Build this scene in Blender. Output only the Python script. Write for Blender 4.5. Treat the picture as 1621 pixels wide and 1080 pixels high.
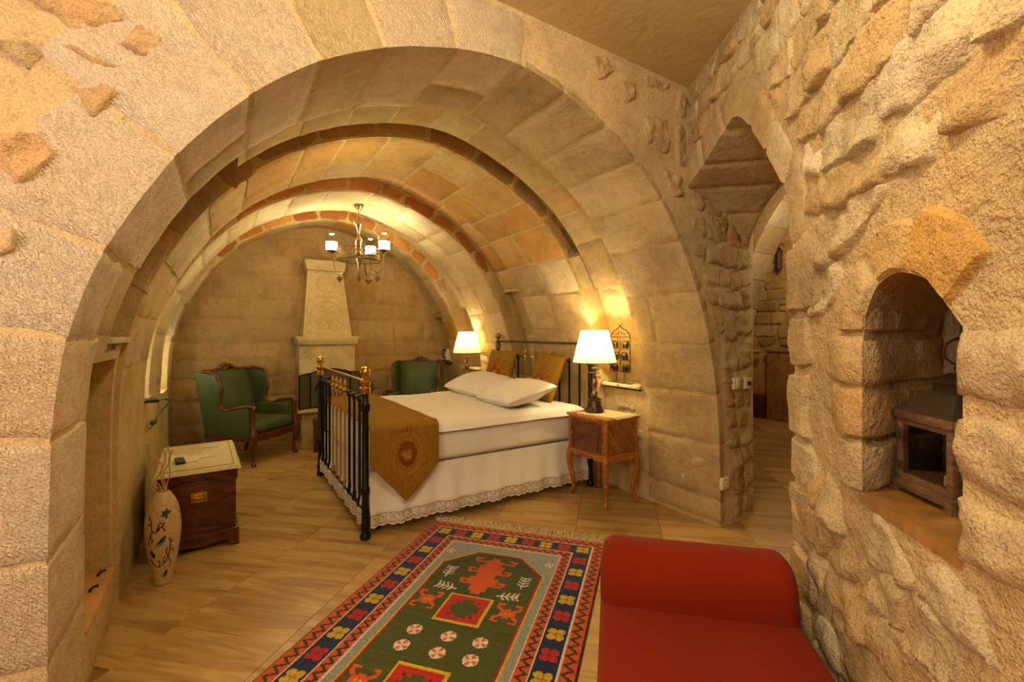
import bpy, bmesh, math, random
import numpy as np
from mathutils import Vector, Matrix, noise
from mathutils.geometry import tessellate_polygon

for o in list(bpy.data.objects): bpy.data.objects.remove(o, do_unlink=True)
sc = bpy.context.scene
C = sc.collection
R = math.radians
rnd = random.Random(7)

# ------------------------------------------------------------------ camera, world, exposure, large lights
YAW = 32.6
cam_d = bpy.data.cameras.new('camera'); cam = bpy.data.objects.new('camera', cam_d); C.objects.link(cam)
cam_d.sensor_width = 36.0; cam_d.sensor_fit = 'HORIZONTAL'; cam_d.lens = 720/1621*36.0
cam_d.shift_y = -12/1621; cam_d.clip_start = 0.02
cam.location = (0, 0, 1.4); cam.rotation_euler = (R(90), 0, R(-YAW))
sc.camera = cam
sc.view_settings.view_transform = 'Standard'; sc.view_settings.look = 'None'
sc.view_settings.exposure = 0.08; sc.view_settings.gamma = 1.0; sc.view_settings.use_curve_mapping = False
w = bpy.data.worlds.new('world'); sc.world = w; w.use_nodes = True
w.node_tree.nodes['Background'].inputs[0].default_value = (1.0, 0.62, 0.30, 1)
w.node_tree.nodes['Background'].inputs[1].default_value = 0.10
try:
    sc.cycles.use_denoising = True; sc.cycles.adaptive_threshold = 0.03
    sc.cycles.max_bounces = 8; sc.cycles.diffuse_bounces = 3; sc.cycles.glossy_bounces = 2; sc.cycles.transmission_bounces = 6
except Exception: pass

def lamp(name, loc, watts, col, radius):
    d = bpy.data.lights.new(name, 'POINT'); d.energy = watts; d.color = col; d.shadow_soft_size = radius
    o = bpy.data.objects.new(name, d); C.objects.link(o); o.location = loc
    return o
WARM = (1.0, 0.90, 0.50)
lamp('vestibule_light', (-1.5, -0.35, 2.45), 42, (1.0, 0.93, 0.78), 0.2)
lamp('vestibule_light', (-0.85, -1.15, 2.88), 26, (1.0, 0.90, 0.66), 0.25)
lamp('vestibule_light', (0.55, 0.75, 2.9), 38, (1.0, 0.90, 0.62), 0.12)
lamp('vestibule_light', (-2.0, 0.7, 1.8), 50, (1.0, 0.89, 0.80), 0.15)
lamp('vault_fill', (0.9, 3.3, 2.2), 12, WARM, 0.25)  # fill added to even out the vault, no fixture behind either one
lamp('vault_fill', (0.7, 5.0, 1.9), 15, WARM, 0.25)
lamp('passage_light', (4.1, 1.7, 2.3), 20, (1.0, 0.76, 0.44), 0.12)
lamp('passage_light', (6.6, 3.2, 2.6), 34, (1.0, 0.76, 0.44), 0.12)

# ------------------------------------------------------------------ helpers
def lin(*c):
    out = []
    for v in c:
        v /= 255.0
        out.append(v/12.92 if v <= 0.04045 else ((v+0.055)/1.055)**2.4)
    return tuple(out)

def link(o, parent=None):
    C.objects.link(o)
    if parent is not None: o.parent = parent
    return o

def thing(name, label, cat, loc=(0, 0, 0), rz=0.0, group=None):
    o = bpy.data.objects.new(name, None); C.objects.link(o)
    o.empty_display_size = 0.1
    o.location = loc; o.rotation_euler = (0, 0, rz)
    return tag(o, label, cat, group)

def tag(o, label=None, cat=None, group=None, kind=None):
    if label: o['label'] = label
    if cat: o['category'] = cat
    if group: o['group'] = group
    if kind: o['kind'] = kind
    return o

def copy_tree(o, parent=None):
    c = o.copy(); C.objects.link(c); c.parent = parent
    for ch in list(o.children): copy_tree(ch, c)
    return c

class MB:
    def __init__(s): s.v = []; s.f = []
    def add(s, vs, fs):
        n = len(s.v); s.v += [tuple(p) for p in vs]; s.f += [tuple(i+n for i in f) for f in fs]; return s
    def box(s, x0, x1, y0, y1, z0, z1, bev=0.0, seg=2):
        bm = bmesh.new(); bmesh.ops.create_cube(bm, size=1)
        for v in bm.verts: v.co = ((x0+x1)/2+v.co.x*(x1-x0), (y0+y1)/2+v.co.y*(y1-y0), (z0+z1)/2+v.co.z*(z1-z0))
        if bev > 0: bmesh.ops.bevel(bm, geom=bm.edges[:], offset=bev, segments=seg, profile=0.5, affect='EDGES')
        s.bm(bm); return s
    def bm(s, bm):
        bm.verts.index_update()
        s.add([v.co[:] for v in bm.verts], [[v.index for v in f.verts] for f in bm.faces]); bm.free()
    def lathe(s, prof, n=24, c=(0, 0, 0), capb=True, capt=True):
        vs = []; fs = []
        for r, z in prof:
            for i in range(n):
                a = 2*math.pi*i/n; vs.append((c[0]+r*math.cos(a), c[1]+r*math.sin(a), c[2]+z))
        for k in range(len(prof)-1):
            for i in range(n):
                j = (i+1) % n; fs.append((k*n+i, k*n+j, (k+1)*n+j, (k+1)*n+i))
        if capb: fs.append(tuple(range(n-1, -1, -1)))
        if capt: fs.append(tuple((len(prof)-1)*n+i for i in range(n)))
        return s.add(vs, fs)
    def tube(s, pts, rad, n=8, closed=False, flat=1.0):
        pts = [Vector(p) for p in pts]; m = len(pts)
        rads = rad if isinstance(rad, (list, tuple)) else [rad]*m
        up = Vector((0, 0, 1)); vs = []; fs = []; prev = None
        for i, p in enumerate(pts):
            if closed: d = pts[(i+1) % m]-pts[i-1]
            else: d = pts[min(i+1, m-1)]-pts[max(i-1, 0)]
            d.normalize()
            if prev is None:
                a = up if abs(d.z) < 0.9 else Vector((1, 0, 0))
                x = (a-d*a.dot(d)).normalized()
            else: x = (prev-d*prev.dot(d)).normalized()
            prev = x; y = d.cross(x)
            for k in range(n):
                an = 2*math.pi*k/n; vs.append(p+x*math.cos(an)*rads[i]+y*math.sin(an)*rads[i]*flat)
        for i in range(m if closed else m-1):
            for k in range(n):
                a = i*n+k; b = i*n+(k+1) % n; c2 = ((i+1) % m)*n+(k+1) % n; d2 = ((i+1) % m)*n+k
                fs.append((a, b, c2, d2))
        if not closed:
            fs.append(tuple(range(n-1, -1, -1))); fs.append(tuple((m-1)*n+k for k in range(n)))
        return s.add(vs, fs)
    def ball(s, c, r, n=16, m=10):
        rx, ry, rz = r if isinstance(r, (tuple, list)) else (r, r, r)
        vs = [(c[0], c[1], c[2]-rz)]; fs = []
        for j in range(1, m):
            th = -math.pi/2+math.pi*j/m
            for i in range(n):
                a = 2*math.pi*i/n; vs.append((c[0]+rx*math.cos(th)*math.cos(a), c[1]+ry*math.cos(th)*math.sin(a), c[2]+rz*math.sin(th)))
        vs.append((c[0], c[1], c[2]+rz)); last = len(vs)-1
        for i in range(n):
            j = (i+1) % n; fs.append((0, 1+j, 1+i)); fs.append((last, 1+(m-2)*n+i, 1+(m-2)*n+j))
        for k in range(m-2):
            for i in range(n):
                j = (i+1) % n; fs.append((1+k*n+i, 1+k*n+j, 1+(k+1)*n+j, 1+(k+1)*n+i))
        return s.add(vs, fs)
    def prism(s, poly, axis, a0, a1, bev=0.0, seg=2):
        # poly: 2D outline; axis 'x': (y,z) outline extruded in x, 'y': (x,z) outline, 'z': (x,y) outline
        def P(p, a):
            return {'x': (a, p[0], p[1]), 'y': (p[0], a, p[1]), 'z': (p[0], p[1], a)}[axis]
        n = len(poly); bm = bmesh.new()
        A = [bm.verts.new(P(p, a0)) for p in poly]; B = [bm.verts.new(P(p, a1)) for p in poly]
        bm.faces.new(A); bm.faces.new(B[::-1])
        for i in range(n): bm.faces.new((A[i], B[i], B[(i+1) % n], A[(i+1) % n]))
        bmesh.ops.recalc_face_normals(bm, faces=bm.faces[:])
        if bev > 0:
            es = [e for e in bm.edges if (e.verts[0] in A) == (e.verts[1] in A)]
            bmesh.ops.bevel(bm, geom=es, offset=bev, segments=seg, profile=0.5, affect='EDGES')
        s.bm(bm); return s
    def grid(s, fn, nu, nv, closed_u=False):
        vs = [fn(i/nu, j/nv) for j in range(nv+1) for i in range(nu+(0 if closed_u else 1))]
        w_ = nu if closed_u else nu+1; fs = []
        for j in range(nv):
            for i in range(nu):
                i2 = (i+1) % w_
                fs.append((j*w_+i, j*w_+i2, (j+1)*w_+i2, (j+1)*w_+i))
        return s.add(vs, fs)
    def xf(s, M):
        s.v = [tuple(M @ Vector(p)) for p in s.v]; return s
    def build(s, name, m, parent=None, angle=40, color=None):
        me = bpy.data.meshes.new(name); me.from_pydata(s.v, [], s.f); me.update()
        bm = bmesh.new(); bm.from_mesh(me); bmesh.ops.recalc_face_normals(bm, faces=bm.faces[:]); bm.to_mesh(me); bm.free()
        if angle: smooth(me, angle)
        me.materials.append(m)
        o = link(bpy.data.objects.new(name, me), parent)
        if color: o.color = (*color, 1)
        return o

def smooth(me, angle=40):
    me.polygons.foreach_set('use_smooth', [True]*len(me.polygons))
    if angle < 179: me.set_sharp_from_angle(angle=R(angle))

def raw(name, vs, fs, m, parent=None, angle=0, color=None):
    me = bpy.data.meshes.new(name); me.from_pydata([tuple(v) for v in vs], [], fs); me.update()
    if angle: smooth(me, angle)
    me.materials.append(m)
    o = link(bpy.data.objects.new(name, me), parent)
    if color: o.color = (*color, 1)
    return o

def nz(p, scale, seed=0.0):
    return noise.noise(Vector((p[0]*scale+seed*13.1, p[1]*scale-seed*7.7, p[2]*scale+seed*3.3)))

def bez(pts, n=8):
    # Catmull-Rom through points
    P = [Vector(p) for p in pts]; out = []
    for i in range(len(P)-1):
        p0 = P[max(i-1, 0)]; p1 = P[i]; p2 = P[i+1]; p3 = P[min(i+2, len(P)-1)]
        for k in range(n):
            t = k/n
            out.append(0.5*((2*p1)+(p2-p0)*t+(2*p0-5*p1+4*p2-p3)*t*t+(3*p1-p0-3*p2+p3)*t**3))
    out.append(P[-1]); return out

# ------------------------------------------------------------------ materials
def mat(name):
    m = bpy.data.materials.new(name); m.use_nodes = True
    nt = m.node_tree; b = nt.nodes['Principled BSDF']
    return m, nt, b
def N(nt, t, **kw):
    n = nt.nodes.new(t)
    for k, v in kw.items():
        if k in n.inputs: n.inputs[k].default_value = v
        else: setattr(n, k, v)
    return n
def L(nt, a, b): nt.links.new(a, b)
def mixc(nt, fac, a, b, mode='MIX'):
    n = nt.nodes.new('ShaderNodeMix'); n.data_type = 'RGBA'; n.blend_type = mode
    for sock, val in ((n.inputs[0], fac), (n.inputs[6], a), (n.inputs[7], b)):
        if hasattr(val, 'links') or hasattr(val, 'is_linked'): nt.links.new(val, sock)
        else: sock.default_value = val if not isinstance(val, tuple) or len(val) == 4 else (*val, 1)
    return n.outputs[2]
def ramp(nt, fac, stops):
    n = nt.nodes.new('ShaderNodeValToRGB'); L(nt, fac, n.inputs[0])
    e = n.color_ramp.elements
    while len(e) < len(stops): e.new(0.5)
    for k, (p, c) in enumerate(stops):
        e[k].position = p
        e[k].color = (*c, 1) if isinstance(c, tuple) else (c, c, c, 1)
    return n.outputs[0]
def bump(nt, b, h, strength=0.5, dist=0.01, prev=None):
    n = nt.nodes.new('ShaderNodeBump'); n.inputs['Strength'].default_value = strength; n.inputs['Distance'].default_value = dist
    L(nt, h, n.inputs['Height'])
    if prev is not None: L(nt, prev, n.inputs['Normal'])
    L(nt, n.outputs[0], b.inputs['Normal']); return n.outputs[0]
def mapping(nt, scale=(1, 1, 1), rot=(0, 0, 0), src='Object'):
    # turn first, then stretch
    tc = nt.nodes.new('ShaderNodeTexCoord'); mp = nt.nodes.new('ShaderNodeMapping'); m2 = nt.nodes.new('ShaderNodeMapping')
    mp.inputs['Rotation'].default_value = rot; m2.inputs['Scale'].default_value = scale
    L(nt, tc.outputs[src], mp.inputs[0]); L(nt, mp.outputs[0], m2.inputs[0]); return m2.outputs[0]

def stone_mat(name, chisel=0.0, rough=0.5, pit=0.5, stain=0.45, scale=1.0, grain=1.0):
    m, nt, b = mat(name)
    co = mapping(nt)
    oi = nt.nodes.new('ShaderNodeObjectInfo')
    n1 = N(nt, 'ShaderNodeTexNoise', Scale=2.6*scale, Detail=3.0, Roughness=0.6); L(nt, co, n1.inputs[0])
    n2 = N(nt, 'ShaderNodeTexNoise', Scale=17.0*scale, Detail=4.0, Roughness=0.7); L(nt, co, n2.inputs[0])
    n3 = N(nt, 'ShaderNodeTexNoise', Scale=80.0*scale, Detail=2.0, Roughness=0.7); L(nt, co, n3.inputs[0])
    c = mixc(nt, 1.0, oi.outputs['Color'], ramp(nt, n1.outputs[0], [(0.25, 0.72), (0.5, 1.0), (0.75, 1.15)]), 'MULTIPLY')
    st = ramp(nt, n1.outputs['Color'], [(0.50, 0.0), (0.68, stain)])
    c = mixc(nt, st, c, mixc(nt, 1.0, c, (1.0, 0.80, 0.56), 'MULTIPLY'))
    c = mixc(nt, 1.0, c, ramp(nt, n2.outputs[0], [(0.28, 0.80), (0.48, 1.0), (0.8, 1.08)]), 'MULTIPLY')
    vo = N(nt, 'ShaderNodeTexVoronoi', Scale=55.0*scale); L(nt, co, vo.inputs[0])
    pits = ramp(nt, vo.outputs['Distance'], [(0.05, 0.0), (0.22, 1.0)])
    pm = ramp(nt, n2.outputs[0], [(0.48, 1.0), (0.60, 1.0-pit)])
    pp = mixc(nt, 1.0, pits, pm, 'LIGHTEN')
    c = mixc(nt, 1.0, c, ramp(nt, pp, [(0.0, (0.56, 0.42, 0.28)), (0.6, (1.0, 1.0, 1.0))]), 'MULTIPLY')
    n4 = N(nt, 'ShaderNodeTexNoise', Scale=190.0*scale, Detail=1.0, Roughness=0.6); L(nt, co, n4.inputs[0])
    c = mixc(nt, 1.0, c, ramp(nt, n4.outputs[0], [(0.34, 1-0.24*grain), (0.52, 1.0), (0.7, 1+0.12*grain)]), 'MULTIPLY')
    L(nt, c, b.inputs['Base Color'])
    b.inputs['Roughness'].default_value = 0.92; b.inputs['Specular IOR Level'].default_value = 0.18
    nb = bump(nt, b, n2.outputs[0], rough, 0.03)
    nb = bump(nt, b, n3.outputs[0], 0.7*rough+0.15*grain, 0.008, nb)
    nb = bump(nt, b, pp, 0.35, 0.006, nb)
    if chisel > 0:
        cm = mapping(nt, (1, 1, 1), (0.5, 0.35, 0.6))
        wv = N(nt, 'ShaderNodeTexWave', Scale=30.0, Distortion=7.0, Detail=3.0); wv.inputs['Detail Scale'].default_value = 1.4
        L(nt, cm, wv.inputs[0])
        mk = ramp(nt, n1.outputs[0], [(0.38, 0.15), (0.6, 1.0)])
        nb = bump(nt, b, mixc(nt, 1.0, wv.outputs[0], mk, 'MULTIPLY'), chisel, 0.008, nb)
    return m
M = {}
M['block'] = stone_mat('dressed_stone', 0.10, 0.50, 0.65, 0.40)
M['face'] = stone_mat('combed_stone', 0.75, 0.36, 0.30, 0.30)
M['rubble'] = stone_mat('rubble_stone', 0.0, 0.62, 0.6, 0.5)
M['mortar'] = stone_mat('lime_mortar', 0.0, 0.22, 0.12, 0.35)
M['roughmortar'] = stone_mat('rough_mortar', 0.0, 0.75, 0.3, 0.4)
M['plaster'] = stone_mat('rough_plaster', 0.0, 0.35, 0.25, 0.35)
M['smoothstone'] = stone_mat('carved_limestone', 0.0, 0.04, 0.0, 0.12, grain=0.25)

def simple(name, col, rough=0.5, metal=0.0, spec=0.5, noise_amt=0.0, nscale=20.0, bmp=0.0, bscale=60.0, bdist=0.004, sheen=0.0):
    m, nt, b = mat(name); b.inputs['Roughness'].default_value = rough; b.inputs['Metallic'].default_value = metal
    b.inputs['Specular IOR Level'].default_value = spec; b.inputs['Sheen Weight'].default_value = sheen
    co = mapping(nt)
    if noise_amt:
        n = N(nt, 'ShaderNodeTexNoise', Scale=nscale, Detail=4.0); L(nt, co, n.inputs[0])
        L(nt, mixc(nt, 1.0, (*col, 1), ramp(nt, n.outputs[0], [(0.3, 1.0-noise_amt), (0.7, 1.0+noise_amt*0.5)]), 'MULTIPLY'), b.inputs['Base Color'])
    else: b.inputs['Base Color'].default_value = (*col, 1)
    if bmp:
        n = N(nt, 'ShaderNodeTexNoise', Scale=bscale, Detail=3.0); L(nt, co, n.inputs[0]); bump(nt, b, n.outputs[0], bmp, bdist)
    return m
M['ceiling'] = simple('ceiling_plaster', lin(220, 196, 148), 0.9, spec=0.1, noise_amt=0.05, nscale=3, bmp=0.25, bscale=14, bdist=0.02)
M['brass'] = simple('polished_brass', lin(214, 172, 72), 0.22, 1.0, noise_amt=0.15, nscale=30)
M['oldbrass'] = simple('aged_brass', lin(158, 134, 92), 0.32, 1.0, noise_amt=0.3, nscale=60)
M['goldpaint'] = simple('gold_paint', lin(190, 150, 70), 0.35, 0.7, noise_amt=0.15)
M['black'] = simple('black_enamel', lin(20, 17, 15), 0.35, 0.3, noise_amt=0.2)
M['iron'] = simple('dark_iron', lin(84, 68, 52), 0.5, 0.35, noise_amt=0.3, nscale=50, bmp=0.2)
M['bronze'] = simple('dark_bronze', lin(88, 74, 52), 0.35, 0.85, noise_amt=0.4, nscale=40)
M['linen'] = simple('white_linen', lin(238, 230, 220), 0.85, spec=0.2, noise_amt=0.03, nscale=6, bmp=0.12, bscale=8, bdist=0.02, sheen=0.2)
M['lace'] = simple('white_lace', lin(240, 226, 208), 0.9, spec=0.1)
M['green'] = simple('green_velvet', lin(70, 82, 40), 0.5, spec=0.35, noise_amt=0.22, nscale=5, bmp=0.05, sheen=0.08)
M['red'] = simple('red_velvet', lin(130, 35, 8), 0.8, spec=0.1, noise_amt=0.10, nscale=4, bmp=0.1, bscale=300, bdist=0.001, sheen=0.05)
M['darkred'] = M['red']
M['carved'] = simple('carved_walnut', lin(98, 50, 22), 0.35, spec=0.5, noise_amt=0.45, nscale=25, bmp=0.25, bscale=40)
M['cream'] = simple('cream_cloth', lin(214, 196, 150), 0.9, spec=0.1, noise_amt=0.1, nscale=30, bmp=0.4, bscale=180, bdist=0.002)
M['plastic'] = simple('white_plastic', lin(222, 206, 172), 0.4)
M['blackplastic'] = simple('black_plastic', lin(24, 22, 20), 0.4)
M['greyplastic'] = simple('grey_button', lin(120, 112, 100), 0.5)
M['reed'] = simple('pale_reed', lin(206, 160, 88), 0.7, noise_amt=0.2)
M['greencable'] = simple('green_cable', lin(26, 96, 60), 0.4)
M['fringe'] = simple('wool_fringe', lin(216, 190, 140), 0.95, spec=0.05, noise_amt=0.3, nscale=60)
M['soot'] = simple('soot_black', lin(22, 16, 11), 0.95, spec=0.05)
M['candle'] = simple('candle_wax', lin(236, 214, 160), 0.5)
M['redbead'] = simple('red_enamel', lin(190, 60, 24), 0.4)
M['woodpale'] = simple('pale_pine', lin(206, 150, 92), 0.55, noise_amt=0.2, nscale=10)
M['mesh'] = simple('screen_mesh', lin(92, 80, 58), 0.6, 0.5, noise_amt=0.15, nscale=200)

def wood_mat(name, c1, c2, scale=(1, 1, 8), rough=0.3, rot=(0, 0, 0), waves=5.0):
    m, nt, b = mat(name)
    co = mapping(nt, scale, rot)
    n = N(nt, 'ShaderNodeTexNoise', Scale=waves, Detail=6.0, Roughness=0.65, Distortion=1.2); L(nt, co, n.inputs[0])
    n2 = N(nt, 'ShaderNodeTexNoise', Scale=waves*6, Detail=3.0); L(nt, co, n2.inputs[0])
    c = mixc(nt, ramp(nt, n.outputs[0], [(0.35, 0.0), (0.65, 1.0)]), (*c1, 1), (*c2, 1))
    c = mixc(nt, 1.0, c, ramp(nt, n2.outputs[0], [(0.35, 0.75), (0.6, 1.05)]), 'MULTIPLY')
    L(nt, c, b.inputs['Base Color']); b.inputs['Roughness'].default_value = rough
    bump(nt, b, n2.outputs[0], 0.1, 0.003); return m
M['trunk'] = wood_mat('stained_pine', lin(52, 22, 9), lin(118, 58, 24), (1.2, 1.2, 6), 0.28)
M['veneer'] = wood_mat('walnut_veneer', lin(92, 46, 14), lin(176, 104, 40), (9, 2, 2), 0.2)
M['veneer_diag'] = wood_mat('diagonal_veneer', lin(104, 60, 20), lin(172, 112, 50), (10, 2, 1.2), 0.2, (0, R(38), 0))
M['honey'] = wood_mat('honey_wood', lin(140, 78, 26), lin(196, 122, 48), (2, 2, 6), 0.22)
M['panel'] = wood_mat('door_panel_wood', lin(84, 40, 14), lin(128, 68, 26), (2, 3, 3), 0.16)
M['lanternwood'] = wood_mat('lantern_wood', lin(84, 58, 40), lin(138, 102, 72), (2, 2, 7), 0.6)
M['sillwood'] = wood_mat('sill_board', lin(150, 104, 52), lin(190, 142, 82), (1, 1, 1), 0.32, waves=2.5)

# travertine, veins along the n direction of the diagonal tiles
def trav():
    m, nt, b = mat('travertine')
    tc = nt.nodes.new('ShaderNodeTexCoord'); oi = nt.nodes.new('ShaderNodeObjectInfo')
    mo = mapping(nt, (0.9, 8.0, 1), (0, 0, R(45)))
    cb = nt.nodes.new('ShaderNodeCombineXYZ'); mu = N(nt, 'ShaderNodeMath', operation='MULTIPLY'); mu.inputs[1].default_value = 37.0
    L(nt, oi.outputs['Random'], mu.inputs[0]); L(nt, mu.outputs[0], cb.inputs[0]); L(nt, mu.outputs[0], cb.inputs[2])
    ad = N(nt, 'ShaderNodeVectorMath', operation='ADD'); L(nt, mo, ad.inputs[0]); L(nt, cb.outputs[0], ad.inputs[1])
    n1 = N(nt, 'ShaderNodeTexNoise', Scale=1.3, Detail=7.0, Roughness=0.62, Distortion=0.6); L(nt, ad.outputs[0], n1.inputs[0])
    n2 = N(nt, 'ShaderNodeTexNoise', Scale=6.0, Detail=4.0, Roughness=0.7); L(nt, ad.outputs[0], n2.inputs[0])
    c = ramp(nt, n1.outputs[0], [(0.26, lin(126, 90, 42)), (0.43, lin(170, 130, 70)), (0.58, lin(198, 160, 98)), (0.78, lin(156, 116, 60))])
    c = mixc(nt, 1.0, c, ramp(nt, n2.outputs[0], [(0.3, 0.78), (0.5, 1.0)]), 'MULTIPLY')
    rv = N(nt, 'ShaderNodeMapRange'); rv.inputs['To Min'].default_value = 0.82; rv.inputs['To Max'].default_value = 1.08
    L(nt, oi.outputs['Random'], rv.inputs['Value'])
    c = mixc(nt, 1.0, c, rv.outputs[0], 'MULTIPLY')
    L(nt, c, b.inputs['Base Color'])
    L(nt, ramp(nt, n2.outputs[0], [(0.3, 0.42), (0.7, 0.25)]), b.inputs['Roughness'])
    b.inputs['Specular IOR Level'].default_value = 0.4
    bump(nt, b, n2.outputs[0], 0.08, 0.003)
    return m
M['trav'] = trav()
M['grout'] = simple('grout', lin(150, 112, 62), 0.9, spec=0.1)

def attr_mat(name, rough=0.9, bmp=0.3, bscale=300, metal=0.0, sheen=0.2, spec=0.15, bdist=0.002, stretch=(1, 1, 1)):
    m, nt, b = mat(name); a = nt.nodes.new('ShaderNodeAttribute'); a.attribute_name = 'col'
    co = mapping(nt, stretch); n = N(nt, 'ShaderNodeTexNoise', Scale=bscale, Detail=2.0); L(nt, co, n.inputs[0])
    c = mixc(nt, 1.0, a.outputs['Color'], ramp(nt, n.outputs[0], [(0.3, 0.78), (0.7, 1.15)]), 'MULTIPLY')
    L(nt, c, b.inputs['Base Color']); b.inputs['Roughness'].default_value = rough; b.inputs['Metallic'].default_value = metal
    b.inputs['Sheen Weight'].default_value = sheen; b.inputs['Specular IOR Level'].default_value = spec
    bump(nt, b, n.outputs[0], bmp, bdist); return m
M['rug'] = attr_mat('knotted_wool', 0.95, 0.6, 160, bdist=0.004)
M['runner'] = attr_mat('gold_silk', 0.65, 0.25, 40, sheen=0.0, spec=0.12, stretch=(3, 3, 0.6))
M['vase'] = attr_mat('painted_ceramic', 0.4, 0.05, 90, sheen=0.0, spec=0.4)

def set_cols(o, cols):
    me = o.data; at = me.color_attributes.new('col', 'FLOAT_COLOR', 'POINT')
    at.data.foreach_set('color', np.asarray([(*c, 1) for c in cols], dtype=np.float32).ravel())

def glass_mat():
    m, nt, b = mat('clear_glass'); b.inputs['Base Color'].default_value = (0.95, 0.95, 0.9, 1)
    b.inputs['Roughness'].default_value = 0.05; b.inputs['Transmission Weight'].default_value = 1.0; b.inputs['IOR'].default_value = 1.05
    return m
M['glass'] = glass_mat()
def emit_mat(name, col, strength, base=(0.8, 0.75, 0.65)):
    m, nt, b = mat(name); b.inputs['Base Color'].default_value = (*base, 1); b.inputs['Roughness'].default_value = 0.5
    b.inputs['Emission Color'].default_value = (*col, 1); b.inputs['Emission Strength'].default_value = strength; return m
M['bulb'] = emit_mat('lit_frosted_glass', (1.0, 0.86, 0.66), 5.0)
def shade_mat():
    m, nt, b = mat('lamp_shade_fabric')
    out = nt.nodes['Material Output']; nt.nodes.remove(b)
    d = N(nt, 'ShaderNodeBsdfDiffuse'); d.inputs[0].default_value = (0.8, 0.70, 0.46, 1)
    t = N(nt, 'ShaderNodeBsdfTranslucent'); t.inputs[0].default_value = (0.95, 0.78, 0.40, 1)
    mx = N(nt, 'ShaderNodeMixShader'); mx.inputs[0].default_value = 0.65
    L(nt, d.outputs[0], mx.inputs[1]); L(nt, t.outputs[0], mx.inputs[2]); L(nt, mx.outputs[0], out.inputs[0]); return m
M['shade'] = shade_mat()

# ------------------------------------------------------------------ stone patches
def patch(name, S, corners, proud, parent, m, color, cell=0.06, seed=0.0, edge=0.02, rc=0.0, wob=0.006, amp=0.004, nscale=9.0, skirt=0.03, vb=None, maxn=14, soft=None, m2=None, tilt=0.0, warp=0.02):
    """A stone laid on a surface S(u, v, h): a bulging patch with a skirt that runs back into the mortar."""
    (a, b, c, d) = [Vector((p[0], p[1])) for p in corners]
    W = ((b-a).length+(c-d).length)/2; H = ((d-a).length+(c-b).length)/2
    nu = max(3, min(maxn, round(W/cell))); nv = max(3, min(maxn, round(H/cell)))
    ps = [i/nu for i in range(nu+1)]; qs = [j/nv for j in range(nv+1)]
    # extra rows near the rim for a crisp rounded edge
    eu = min(0.2, edge/max(W, 0.01)); ev = min(0.2, edge/max(H, 0.01))
    ps = sorted(set([0, eu, 1-eu, 1]+[p for p in ps if eu*1.6 < p < 1-eu*1.6]))
    qs = sorted(set([0, ev, 1-ev, 1]+[q for q in qs if ev*1.6 < q < 1-ev*1.6]))
    if vb is not None:                       # keep a row of vertices on a corner line v = vb
        q0 = (vb-a.y)/(d.y-a.y)
        qs = sorted(set([q for q in qs if abs(q-q0) > 0.03]+[q0]))
    nu, nv = len(ps), len(qs); vs = []; fs = []
    for q in qs:
        for p in ps:
            P_, Q_ = 2*p-1, 2*q-1
            k = 1-rc*(P_*P_*Q_*Q_)
            p2, q2 = (P_*k+1)/2, (Q_*k+1)/2
            uv = (a*(1-p2)+b*p2)*(1-q2)+(d*(1-p2)+c*p2)*q2
            w_ = wob*(abs(P_)**6+abs(Q_)**6)
            u = uv.x+w_*noise.noise((uv.x*11+seed, uv.y*11, seed))*2; v = uv.y+w_*noise.noise((uv.x*11, uv.y*11+seed, seed+5))*2
            if vb is not None and abs(uv.y-vb) < 1e-5: v = vb
            rim = p in (0, 1) or q in (0, 1)
            h = proud+amp*(noise.noise((uv.x*nscale, uv.y*nscale, seed*1.7))+0.5*noise.noise((uv.x*nscale*2.7, uv.y*nscale*2.7, seed)))
            if soft:
                ed_ = min(min(p, 1-p)*W, min(q, 1-q)*H); k_ = min(1, ed_/soft); k_ = k_*k_*(3-2*k_)
                h += tilt*(1-2*q)+0.006*abs(noise.noise((uv.x*31, uv.y*31, seed+3)))
                h = -0.012+(h+0.012)*k_ + (0.007*noise.noise((uv.x*23, uv.y*23, seed)) if 0 < k_ < 1 else 0)
                u += warp*(noise.noise((uv.x*7+seed, uv.y*7, 1.0))+.5*noise.noise((uv.x*19+seed, uv.y*19, 1.0))); v += warp*(noise.noise((uv.x*7, uv.y*7+seed, 2.0))+.5*noise.noise((uv.x*19, uv.y*19+seed, 2.0)))
            else:
                dome = (1-P_**4)*(1-Q_**4)
                h = h*(0.7+0.3*dome) if not rim else -0.002
            vs.append(S(u, v, h))
    for j in range(nv-1):
        for i in range(nu-1):
            fs.append((j*nu+i, j*nu+i+1, (j+1)*nu+i+1, (j+1)*nu+i))
    o = raw(name, vs, fs, m, parent, 180 if soft else 42, color)
    if m2 is not None:                        # the stone's inner side is dressed differently from its face
        o.data.materials.append(m2); j0 = qs.index(q0)
        for j in range(nv-1):
            if j >= j0:
                for i in range(nu-1): o.data.polygons[j*(nu-1)+i].material_index = 1
    return o

def jit(c, amt=0.12, r=None):
    r = r or rnd; k = 1+r.uniform(-amt, amt); wv = r.uniform(-amt*0.5, amt*0.5)
    return (max(0, c[0]*k*(1+wv*0.3)), max(0, c[1]*k), max(0, c[2]*k*(1-wv)))
PALE = [lin(206, 182, 140), lin(198, 172, 130), lin(214, 192, 156), lin(190, 164, 122), lin(208, 178, 132)]
GREY = [lin(190, 166, 122), lin(182, 156, 112), lin(196, 172, 128), lin(188, 160, 114)]
OCHRE = [lin(196, 146, 78), lin(188, 134, 66), lin(204, 158, 92)]
ORANGE = [lin(192, 130, 66), lin(182, 120, 58), lin(200, 142, 76), lin(174, 110, 54)]
PINK = [lin(222, 200, 172), lin(214, 190, 160), lin(226, 206, 180)]
MORT = lin(204, 172, 120)

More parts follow.
